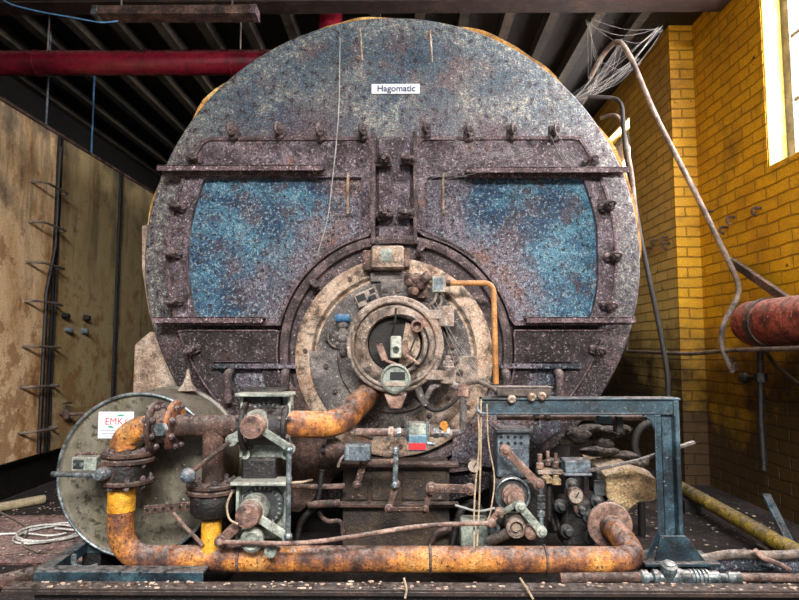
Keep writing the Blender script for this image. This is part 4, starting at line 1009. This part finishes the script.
# terminal box on beam
t = thing('terminal_box', 'dusty grey cable terminal box sitting on the left end of the blue beam', 'box', P(521, 396, FY+.04))
MB().span(P(497, 396.5, FY), P(547, 387, FY+.08)).build('box_body', m_['hose'], t, bevel=.005)
MB().span(P(496, 388, FY-.005), P(521, 385.5, FY+.085)).span(P(521.5, 388, FY-.005), P(548, 385.5, FY+.085)).build('box_lid', m_['hose'], t, bevel=.003)
for px, py in ((511, 398), (531, 396), (541, 395)): MB().lathe(P(px, py, FY+.005), (0, -1, -.2), [(.015, 0), (.018, .02), (.012, .03), (.008, .03), (0, .02)], 12).build('cable_gland', m_['ring'], t)
tag(MB().tube([P(466, 384, -.42), P(478, 381, -.46), P(489, 386, -.52), P(497, 391, FY)], .009, 10, .06).build('flexible_conduit', m_['hose']), 'short flexible conduit curving from the burner to the terminal box', 'conduit')
tag(MB().tube([P(483, 402, FY), P(476, 407, FY-.07), P(480, 413, FY-.08), P(486, 414, FY-.05)], .006, 8, .03).build('wire_loop', m_['steel']), 'loop of pale wire tied round the left end of the blue beam', 'wire')
# brown pipe below the beam
t = thing('copper_pipe', 'thin brown copper pipe running just below the blue beam', 'pipe', P(570, 420, -.42))
MB().tube([P(497, 417.5, -.42), P(646, 417.5, -.42)], S(2.8, -.42), 12).build('pipe_run', m_['copper'], t)
for px in (534, 545): MB().hexnut(P(px, 417.5, -.42), (1, 0, 0), .018, .02).build('union_nut', m_['rustred'], t)
MB().box(P(603, 419, -.42), (S(14, -.4), .06, S(8, -.4))).build('clip', m_['bluesteel'], t, bevel=.004)
MB().box(P(618, 424, -.42), (.03, .05, .07)).build('clip', m_['black'], t, bevel=.004)

# rotten lagging bundle
t_ = MB()
for k, (px, py, r_) in enumerate(((575, 434, 9), (588, 430, 9), (600, 436, 10), (612, 433, 9), (620, 430, 7), (583, 441, 8), (606, 443, 7), (568, 440, 7))):
    t_.ball(P(px, py, -.3+.03*(k % 3)), S(r_*1.15, -.3), (1.35, 1, .62), 4, .55, 9)
tag(t_.build('lagging_bundle', m_['wool'], fix=False), 'ragged black bundle of rotten pipe lagging under the blue beam', 'bundle')
t_ = MB()
for k, (px, py, r_) in enumerate(((555, 462, 9), (600, 452, 8), (620, 456, 7), (632, 463, 7))):
    t_.ball(P(px, py, -.1), S(r_*1.2, -.1), (1.8, 1, .5), 4, .5, 8)
tag(t_.build('debris_heap', m_['wool'], fix=False), 'low heap of dark mossy debris behind the black valve block', 'debris')

# ================================================================== BLACK VALVE BLOCK at right
t = thing('valve_block', 'cluster of black gas valves with a grey cap left of the blue post', 'valve', P(585, 545, -.3))
VB = -.16
MB().box(P(575, 520, VB), (S(30, VB), .14, S(45, VB))).build('manifold', m_['black'], t, bevel=.02)
MB().box(P(575, 465, VB-.02), (S(25, VB), .1, S(12, VB))).box(P(575, 472.5, VB-.02), (S(27, VB), .11, S(3, VB))).build('cap_box', m_['greyblue'], t, bevel=.01)
MB().rod(P(575, 470, VB-.02), P(575, 500, VB-.02), .04, 20).build('stem_column', m_['black'], t)
MB().lathe(P(605, 512, VB), (0, 0, 1), [(S(13, VB), 0), (S(15, VB), .03), (S(11, VB), .06), (S(11, VB), .09), (S(15, VB), .10), (S(15, VB), .19), (S(13, VB), .2), (S(8, VB), .205), (0, .21)], 8).build('motor_head', m_['black'], t, bevel=.004)
MB().box(P(600, 488, VB-.085), (S(12, VB), .02, S(14, VB))).box(P(614, 487, VB-.07), (S(7, VB), .03, S(14, VB))).build('cover_plate', m_['dial'], t, bevel=.003)
MB().box(P(598, 520, VB), (.16, .12, .12)).build('valve_body', m_['black'], t, bevel=.02)
for px, py in ((571, 484), (588, 515), (596, 500), (560, 505), (566, 530), (590, 536), (580, 509)):
    MB().lathe(P(px, py, VB-.07), (0, -1, 0), [(.028, 0), (.03, .02), (.02, .024), (.012, .05), (0, .05)], 14).build('knob', m_['dial'], t)
MB().tube([P(548, 476, VB-.05), P(546, 505, VB-.05), P(556, 530, VB-.05)], .012, 10, .06).tube([P(561, 462, VB), P(553, 462, VB), P(550, 490, VB), P(562, 540, VB)], .009, 10, .06).build('impulse_pipe', m_['black'], t)
MB().tube([P(610, 500, VB-.12), P(612, 530, VB-.12)], .012, 10).build('vent_pipe', m_['greydk'], t)
# small ochre fittings
t = thing('brass_fittings', 'small dusty brass pipe fittings left of the grey valve cap', 'fittings', P(548, 490, -.3))
MB().box(P(549, 471, -.3), (S(24, -.3), .06, S(4, -.3))).build('mount_bar', m_['beige'], t, bevel=.003)
for px, py, r_ in ((540, 464, 4), (548, 461, 3), (556, 463, 3), (546, 478, 6), (556, 480, 5)):
    MB().lathe(P(px, py+4, -.31), (0, 0, 1), [(S(r_, -.3), 0), (S(r_, -.3), .02), (S(r_*.6, -.3), .026), (S(r_*.6, -.3), .06), (0, .06)], 12).build('fitting', m_['stone'] if py > 470 else m_['copper'], t)
MB().tube([P(549, 474, -.28), P(549, 520, -.28)], .014, 10).build('stand_pipe', m_['black'], t)

# foam block, stick
c = MB(); 
pts = [P(596, 477, 0), P(633, 469, .05), P(660, 478, 0), P(660, 500, -.05), P(628, 512, -.05), P(600, 500, -.05)]
pts = [V((p.x, -.28, p.z)) for p in [P(604, 474, -.28), P(632, 467, -.28), P(658, 478, -.28), P(660, 497, -.28), P(640, 503, -.28), P(628, 514, -.28), P(608, 496, -.28)]]
c.prism(pts, (0, .4, .03)); bmesh.ops.subdivide_edges(c.bm, edges=c.bm.edges[:], cuts=3, use_grid_fill=True)
for v in c.bm.verts: v.co += V((noise.noise(v.co*9), 0, noise.noise(v.co*9+V((5, 5, 5)))))*.02
tag(c.build('foam_block', m_['stone'], bevel=.004), 'torn tan insulation block lying left of the blue post', 'block')
tag(MB().bar(P(588, 471, -.36), P(640, 460, -.44), .02, .012).bar(P(640, 460, -.44), P(694, 442, -.4), .022, .012).build('flat_bar', m_['greydk'], bevel=.002), 'thin grey flat bar slanting up behind the blue post', 'bar')

# ================================================================== BASE SKID
SKY = -.84
zt1 = P(420, 586, SKY).z
t = thing('skid_rail', 'long rusty channel rail along the bottom edge under the gas main', 'rail', (0, SKY, 0))
x0, x1 = P(36, 580, SKY).x, P(860, 580, SKY).x
MB().span((x0-.1, SKY-.03, zt1-.01), (x1, SKY+.035, zt1)).build('top_flange', m_['beam'], t, bevel=.003)
MB().span((x0, SKY-.005, 0), (x1, SKY+.005, zt1-.012)).build('web', m_['black'], t)
MB().span((x0-.1, SKY-.035, zt1-.022), (x1, SKY-.025, zt1-.008)).build('front_lip', m_['beam'], t, bevel=.002)
tag(MB().span((P(210, 580, -.7).x, -.78, .0), (1.2, -.1, .05)).build('bed_plate', m_['black'], bevel=.003), 'oily black bed plate on the floor under the gas main', 'plate')
# tray
t = thing('corner_tray', 'blue-grey steel corner tray beneath the round drum', 'tray', P(110, 582, -.68))
zt2 = P(120, 570, -.68).z
A, B, C_ = P(37, 571, -.68), P(205, 571, -.68), PZ(83, 543, P(37, 571, -.68).z)
for v in (A, B, C_): v.z = zt2
MB().span((A.x, -.70, zt2-.045), (B.x, -.69, zt2)).span((A.x, -.69, zt2-.012), (B.x, -.63, zt2)).build('front_channel', m_['bluesteel'], t, bevel=.003)
MB().bar(A+V((.02, 0, -.02)), C_+V((0, 0, -.02)), .05, .045).build('side_channel', m_['bluesteel'], t, bevel=.003)
MB().span((C_.x, C_.y-.01, zt2-.045), (C_.x+.35, C_.y+.02, zt2)).build('rear_channel', m_['bluesteel'], t, bevel=.003)
for px in (100, 120, 140, 165): MB().lathe(P(px, 573, -.701), (0, -1, 0), [(.006, 0), (.006, .004), (0, .004)], 8).build('rivet', m_['cavity'], t)
MB().tube([P(74, 556, -.55), P(73, 566, -.6), P(85, 570, -.6), P(98, 566, -.58)], .012, 8, .05).build('drain_loop', m_['bluesteel'], t)

# floor clutter left
tag(MB().tube([PZ(-40, 592, .045), PZ(36, 573, .045), PZ(60, 566, .045)], .03, 14).build('floor_pipe', m_['rustred']), 'reddish-brown pipe on the floor at the bottom left corner', 'pipe')
tag(MB().tube([PZ(-30, 513, .03), PZ(44, 499, .03)], .028, 16).build('beige_pipe', m_['beigepipe']), 'beige plastic pipe on the floor beside the storage tank foot', 'pipe')
a = PZ(60, 505, .02); c = MB(); y0, y1 = PZ(0, 515, .02).y, PZ(0, 560, .02).y
n = 26
for k in range(n):
    yy = y1+(y0-y1)*k/n; c.tube([(-2.35, yy, .012), (-1.55+.05*math.sin(k*2.1), yy+.01*math.sin(k), .012)], .014, 6)
tag(c.build('corrugated_sheet', m_['cobble']), 'rusty reddish corrugated sheet lying on the floor at left', 'sheet')
def coil(name, lab, cxp, cyp, R_, n, mt, r=.005, sc=1.0):
    c = PZ(cxp, cyp, .045); pts = []
    for k in range(n*16+1):
        a = 2*PI*k/16; rr_ = R_*(1+.12*math.sin(a*.37)); pts.append(V((c.x+rr_*math.cos(a)+.015*math.sin(k*.3), c.y+sc*rr_*math.sin(a)+.02*math.sin(k*.17), .036+.004*(k/16)+.006*math.sin(a*1.3))))
    pts.append(pts[-1]+V((-.2, .05, 0))); tag(MB().tube(pts, r, 6).build(name, m_[mt]), lab, 'cable')
coil('cable_coil', 'white cable coiled loosely on the floor left of the drum', 50, 532, .16, 3, 'white', .005)
for i, (pts, lab) in enumerate(((((0, 534), (25, 533), (50, 536), (66, 533)), 'straight white cable end lying on the floor at far left'), (((0, 512), (30, 528), (20, 545), (38, 552)), 'thin grey cable wandering over the rusty corrugated sheet'))):
    tag(MB().tube([PZ(a, b, .034+.004*i) for a, b in pts], .005, 6, .1).build('loose_cable', m_['white' if i == 0 else 'hose']), lab, 'cable')
# scattered rubble chips = uncountable
c = MB()
for k in range(1300):
    zone = random.random()
    if zone < .5: x, y = random.uniform(-2.5, -1.5), random.uniform(-1.2, 1.5); z = .03 if (y > y1 and y < y0 and x < -1.5) else .004
    elif zone < .66: x, y, z = random.uniform(-1.3, 2.1), random.uniform(SKY-.03, SKY+.035), zt1
    else: x, y, z = random.uniform(1.0, 2.1), random.uniform(-.9, 1.2), .004
    s_ = random.uniform(.0025, .0075)
    c.ball((x, y, z+s_*.3), s_, (random.uniform(.7, 2), random.uniform(.7, 1.5), .5), 0 if s_ < .008 else 1)
o = c.build('rubble', m_['ring'], kind='stuff', smooth=False); tag(o, 'small pale flakes and chips of rubble scattered over floor and rail', 'rubble')

# loose strands and scraps caught on the lower machinery
for pts, r_, mt, Y, lb in (
  (((232, 492), (226, 505), (229, 520), (238, 524)), .004, 'string', -.72, 'thin wire curling at the left edge of the lower actuator'),
  (((600, 545), (612, 552), (640, 560)), .004, 'string', -.3, 'thin pale wire behind the elbow end of the gas main'),
  (((404, 578), (407, 590), (405, 598)), .004, 'string', -.9, 'pale straw hanging over the front rail near the middle'),
  (((520, 578), (528, 590), (533, 599)), .004, 'string', -.9, 'pale straw hanging over the front rail right of the middle')):
    tag(MB().tube([P(a, b, Y) for a, b in pts], r_, 6, .03).build('loose_wire', m_[mt]), lb, 'wire')
# ================================================================== RIGHT SIDE
# union coupling bottom right
t = thing('pipe_union', 'silver grey ribbed pipe coupling at the bottom right', 'coupling', P(684, 585, -.68))
uy = -.68; A = P(640, 577, uy); zc_ = A.z
def ux(px): return P(px, 577, uy).x-A.x
prof = [(S(5, uy), 0), (S(6.5, uy), .005), (S(6.5, uy), ux(647)), (S(4, uy), ux(648)), (S(4, uy), ux(652)), (S(7, uy), ux(653)), (S(7, uy), ux(658)), (S(5.5, uy), ux(659)), (S(7.5, uy), ux(668)), (S(9, uy), ux(672)), (S(9, uy), ux(678)), (S(7, uy), ux(684)), (S(6.5, uy), ux(689))]
x = 689
while x < 709: prof += [(S(7.5, uy), ux(x+.3)), (S(7.5, uy), ux(x+2)), (S(5.5, uy), ux(x+2.3)), (S(5.5, uy), ux(x+4))]; x += 4
prof += [(S(6, uy), ux(711)), (S(6, uy), ux(718)), (S(4, uy), ux(719)), (S(4, uy), ux(726)), (S(5.5, uy), ux(727)), (S(5.5, uy), ux(740)), (0, ux(740))]
MB().lathe(A, (1, 0, 0), prof, 24).build('coupling_body', m_['steel'], t)
MB().lathe(A+V((ux(668), 0, 0)), (0, -.3, 1), [(.03, 0), (.03, .05), (.02, .055), (.02, .06), (0, .065)], 14).build('bleed_screw', m_['steel'], t)
MB().tube([A+V((ux(740), 0, 0)), P(799, 578, uy), P(850, 580, uy)], .016, 12).build('outlet_pipe', m_['rust'], t)
MB().tube([P(560, 578, uy), A], .018, 12).build('inlet_pipe', m_['rust'], t)
for i, (pts, r_, mt, lab) in enumerate((
   (((640, 566), (700, 566), (740, 562), (810, 566)), .035, 'bluedark', 'thick dark lagged pipe behind the silver coupling'),
   (((668, 558), (700, 560), (730, 553), (770, 556), (820, 552)), .018, 'hose', 'grey hose snaking right from the foot of the blue post'),
   (((755, 550), (762, 558), (775, 562), (790, 570)), .01, 'copper', 'short bent copper tube near the bottom right corner'),
   (((730, 590), (750, 572), (775, 590), (810, 585)), .009, 'bluecap', 'blue cable lying in the bottom right corner'))):
    tag(MB().tube([P(a, b, -.45-.05*i) for a, b in pts], r_, 12, .1).build('hose' if i else 'lagged_pipe', m_[mt]), lab, 'pipe' if i in (0, 2) else 'hose')
# yellow pipe on floor
a = PZ(675, 484, .12); b_ = PZ(810, 560, .12)
tag(MB().tube([V((a.x, a.y, .12)), V((b_.x, b_.y, .12))], .038, 18).build('yellow_pipe', m_['yellowpipe']), 'mossy yellow pipe running along the foot of the right wall', 'pipe')
for f_, lb in ((.15, 'rear dark block carrying the mossy yellow floor pipe'), (.8, 'front dark block carrying the mossy yellow floor pipe')):
    q = a.lerp(b_, f_); tag(MB().span((q.x-.05, q.y-.05, 0), (q.x+.05, q.y+.05, .082)).build('pipe_block', m_['black']), lb, 'block')
# leaning strip
A, B = P(766, 494, -.1), P(806, 580, -.3)
B.z = max(B.z, .02)
tag(MB().bar(A, B, .045, .012, (.3, -1, 0)).build('leaning_strip', m_['bluesteel'], bevel=.002), 'blue-grey steel strip leaning at the lower right corner', 'strip')

# red expansion tank on the right wall
RX = 2.0
c0 = PX(746, 326, RX); rr_ = .128; c0.z += .012; yF = c0.y
t = thing('expansion_tank', 'peeling red steel cylinder mounted on the yellow right wall', 'tank', (RX, yF-.4, c0.z-rr_))
MB().lathe((RX, yF, c0.z), (0, -1, 0), [(0, -.01), (rr_*.5, 0), (rr_*.85, .03), (rr_, .08), (rr_, 1.1), (rr_*.8, 1.16), (0, 1.19)], 40).build('shell', m_['redrust'], t)
yb_ = PX(769, 326, RX).y
MB().lathe((RX, yb_+.02, c0.z), (0, -1, 0), [(rr_+.003, 0), (rr_+.008, .0), (rr_+.008, .05), (rr_+.003, .05)], 40).build('strap', m_['rust'], t)
MB().span((RX-.01, yb_-.03, c0.z-rr_-.02), (XB, yb_+.02, c0.z-rr_+.01)).build('bracket', m_['rust'], t, bevel=.003)
# grey wall pipe at horizon
za = PX(799, 346, 1.93).z
t = thing('wall_pipe', 'thin grey pipe running level along the right wall under the red cylinder', 'pipe', (1.93, 1, za))
yk = 2.2
pts = [V((1.98, PX(628, 345, 1.98).y, za+.09)), V((1.98, PX(627, 360, 1.98).y, za-.04)), PX(690, 354, 1.96), PX(735, 350, 1.93), V((1.9, -.8, za))]
MB().tube(pts, .013, 12, .04).build('pipe_run', m_['hose'], t)
# conduit sweeping down the wall
t = thing('wall_conduit', 'grey conduit sweeping from the roof diagonally down the yellow wall', 'conduit', PX(722, 372, 2.1))
def wp(px, py, X): return PX(px, py, X)
MB().tube([P(590, 78, 1.1), P(602, 55, .95), P(618, 38, .8), P(630, 55, .78), P(655, 115, .75), P(699, 200, .7), P(729, 262, .66), P(742, 290, .66), P(722, 326, .66), P(721, 348, .66), P(733, 372, .66)], .017, 12, .12).build('conduit_run', m_['hose'], t)
MB().hexnut(P(733, 370, .66), (0, 0, 1), .028, .04).hexnut(P(730, 362, .66), (0, 0, 1), .024, .03).build('end_fitting', m_['rust'], t)
tag(MB().bar(PX(731, 261, 2.16), PX(790, 302, 2.1), .03, .05).build('diagonal_strut', m_['rust'], bevel=.004), 'rusty strut running from the conduit bend to behind the red cylinder', 'strut')
t = thing('hanging_rod', 'black hook-ended rod with a tap hanging below the red cylinder', 'rod', PX(764, 470, 2.05))
MB().tube([PX(760, 350, 2.05), PX(761, 420, 2.05), PX(764, 470, 2.05)], .018, 10).build('rod', m_['black'], t)
MB().tube([PX(742, 378, 2.05), PX(762, 378, 2.05)], .016, 10).lathe(PX(745, 378, 2.05), (0, -1, 0), [(.03, -.02), (.035, 0), (.02, .03), (0, .035)], 12).hexnut(PX(761, 382, 2.05), (0, 0, 1), .035, .05).build('tap', m_['black'], t)
MB().tube([PX(765, 350, 2.1), PX(775, 365, 2.1), PX(799, 385, 2.1)], .012, 8).build('side_stay', m_['black'], t)
# black cable along boiler right side, thin bright pipe
tag(MB().tube([P(588, 97, .9), P(616, 98, .85), P(622, 105, .8), P(625, 150, .7), P(641, 240, .5), P(660, 330, .4), P(668, 375, .35), P(668, 400, .35), P(668, 460, .35), P(668, 460, .35)*V((1,1,0)) if False else V((P(668, 460, .35).x, .35, .0))], .014, 10, .07).build('black_cable', m_['blackhose']), 'black conduit curving over and down beside the right edge of the boiler', 'cable')
tag(MB().tube([P(601, 118, 1.0), P(615, 114, .9), P(622, 122, .8), P(632, 175, .6), P(638, 240, .45)], .013, 10, .07).build('grey_cable', m_['hose']), 'grey cable hugging the upper right edge of the boiler', 'cable')
tag(MB().tube([P(665, 420, .3), P(640, 425, .3), P(633, 445, .3), P(640, 462, .3), V((P(640, 462, .3).x, .3, 0))], .02, 10, .1).build('black_hose', m_['blackhose']), 'black hose curling in front of the yellow wall below the blue beam', 'hose')
# wall hooks/eye bolts on right wall
for px, py in ((713, 211), (735, 217), (761, 208), (728, 227), (693, 230)):
    q = PX(px, py, XB); c = MB().tube([q, q+V((-.05, 0, 0)), q+V((-.06, 0, -.03)), q+V((-.03, 0, -.05))], .009, 8, .02)
    tag(c.build('wall_hook', m_['rust']), 'small rusty hook stuck in the yellow brick wall', 'hook', 'hooks in the right wall')
for px, py in ((652, 248), (658, 240), (668, 237), (670, 243)):
    q = PX(px, py, XA); c = MB().tube([q, q+V((-.05, 0, 0)), q+V((-.06, 0, -.03)), q+V((-.03, 0, -.05))], .009, 8, .02)
    tag(c.build('wall_hook', m_['rust']), 'rusty hook in the brickwork between boiler and corner', 'hook', 'hooks beside the boiler')

# ================================================================== COBWEBS (thin real threads)
def web(lab, anchors, n, Y, sag=14, r=.0007):
    c = MB()
    for k in range(n):
        a, b_ = random.sample(anchors, 2)
        A, B = P(a[0]+random.uniform(-4, 4), a[1]+random.uniform(-4, 4), Y), P(b_[0]+random.uniform(-4, 4), b_[1]+random.uniform(-4, 4), Y)
        Mi = (A+B)/2+V((0, 0, -S(sag*random.random(), Y))); c.tube([A, Mi, B], r, 4, .2, 5)
    o = c.build('cobweb', m_['web'], kind='stuff'); tag(o, lab, 'cobweb')
web('wispy cobwebs strung between the clamp bolts right of the centre strip', [(426, 131), (444, 138), (468, 134), (485, 152), (500, 157), (530, 150), (420, 160), (418, 185)], 13, -.13)
web('dense cobwebs under the roof where the conduit bends', [(572, 98), (600, 62), (620, 42), (612, 75), (590, 92), (640, 60), (660, 28), (590, 20)], 40, .9, 14, .0006)
web('fine cobwebs over the top right of the boiler front', [(553, 134), (562, 150), (575, 165), (590, 163), (568, 168)], 10, -.13)
web('cobwebs hung around the lower burner fittings', [(430, 300), (445, 330), (462, 385), (480, 400), (490, 384)], 6, -.38)
tag(MB().tube([P(340, 38, -.03), P(339, 120, -.13), P(328, 220, -.13), P(318, 252, -.13)], .0025, 6, .2).build('dangling_thread', m_['web']), 'long white thread dangling down the upper left of the boiler front', 'thread')
for px, py, lab in ((360, 28, 'short white drip of cobweb at the top of the boiler left of centre'), (430, 30, 'forked white drip of cobweb at the top of the boiler right of centre')):
    c = MB().tube([P(px, py, -.012), P(px+1, py+14, -.02), P(px+2, py+32, -.012)], .006, 6, .02)
    if px > 400: c.tube([P(px, py, -.012), P(px-6, py+8, -.015)], .004, 6).tube([P(px, py, -.012), P(px+9, py+6, -.015)], .004, 6)
    tag(c.build('cobweb_strand', m_['cement']), lab, 'cobweb')

# ================================================================== LIGHT
w = bpy.data.worlds.new('world'); scn.world = w; w.use_nodes = True
bg = w.node_tree.nodes['Background']; bg.inputs[0].default_value = (.82, .90, 1, 1); bg.inputs[1].default_value = .42
def area(name, loc, tgt, sx_, sy_, power, col=(1, 1, 1)):
    l = bpy.data.lights.new(name, 'AREA'); l.shape = 'RECTANGLE'; l.size = sx_; l.size_y = sy_; l.energy = power; l.color = col
    o = bpy.data.objects.new(name, l); COL.objects.link(o); o.location = loc
    o.rotation_euler = (V(tgt)-V(loc)).to_track_quat('-Z', 'Y').to_euler(); return o
area('added_key_light', (.2, -5.5, 3.9), (-.3, 0, 1.5), 3.0, 1.2, 660, (1, .97, .94))  # added key light, high behind the camera; no doorway is built there
area('window_daylight', (2.47, -.06, 2.7), (-2.0, .6, 1.3), 1.3, 1.15, 190, (1, .96, .9))
area('rear_window_daylight', (2.3, 2.75, 2.54), (-2.0, 2.2, 1.4), .75, 1.1, 60, (1, .96, .9))
scn.view_settings.view_transform = 'Standard'; scn.view_settings.look = 'None'
scn.view_settings.gamma = 1; scn.view_settings.use_curve_mapping = False
scn.view_settings.exposure = .78
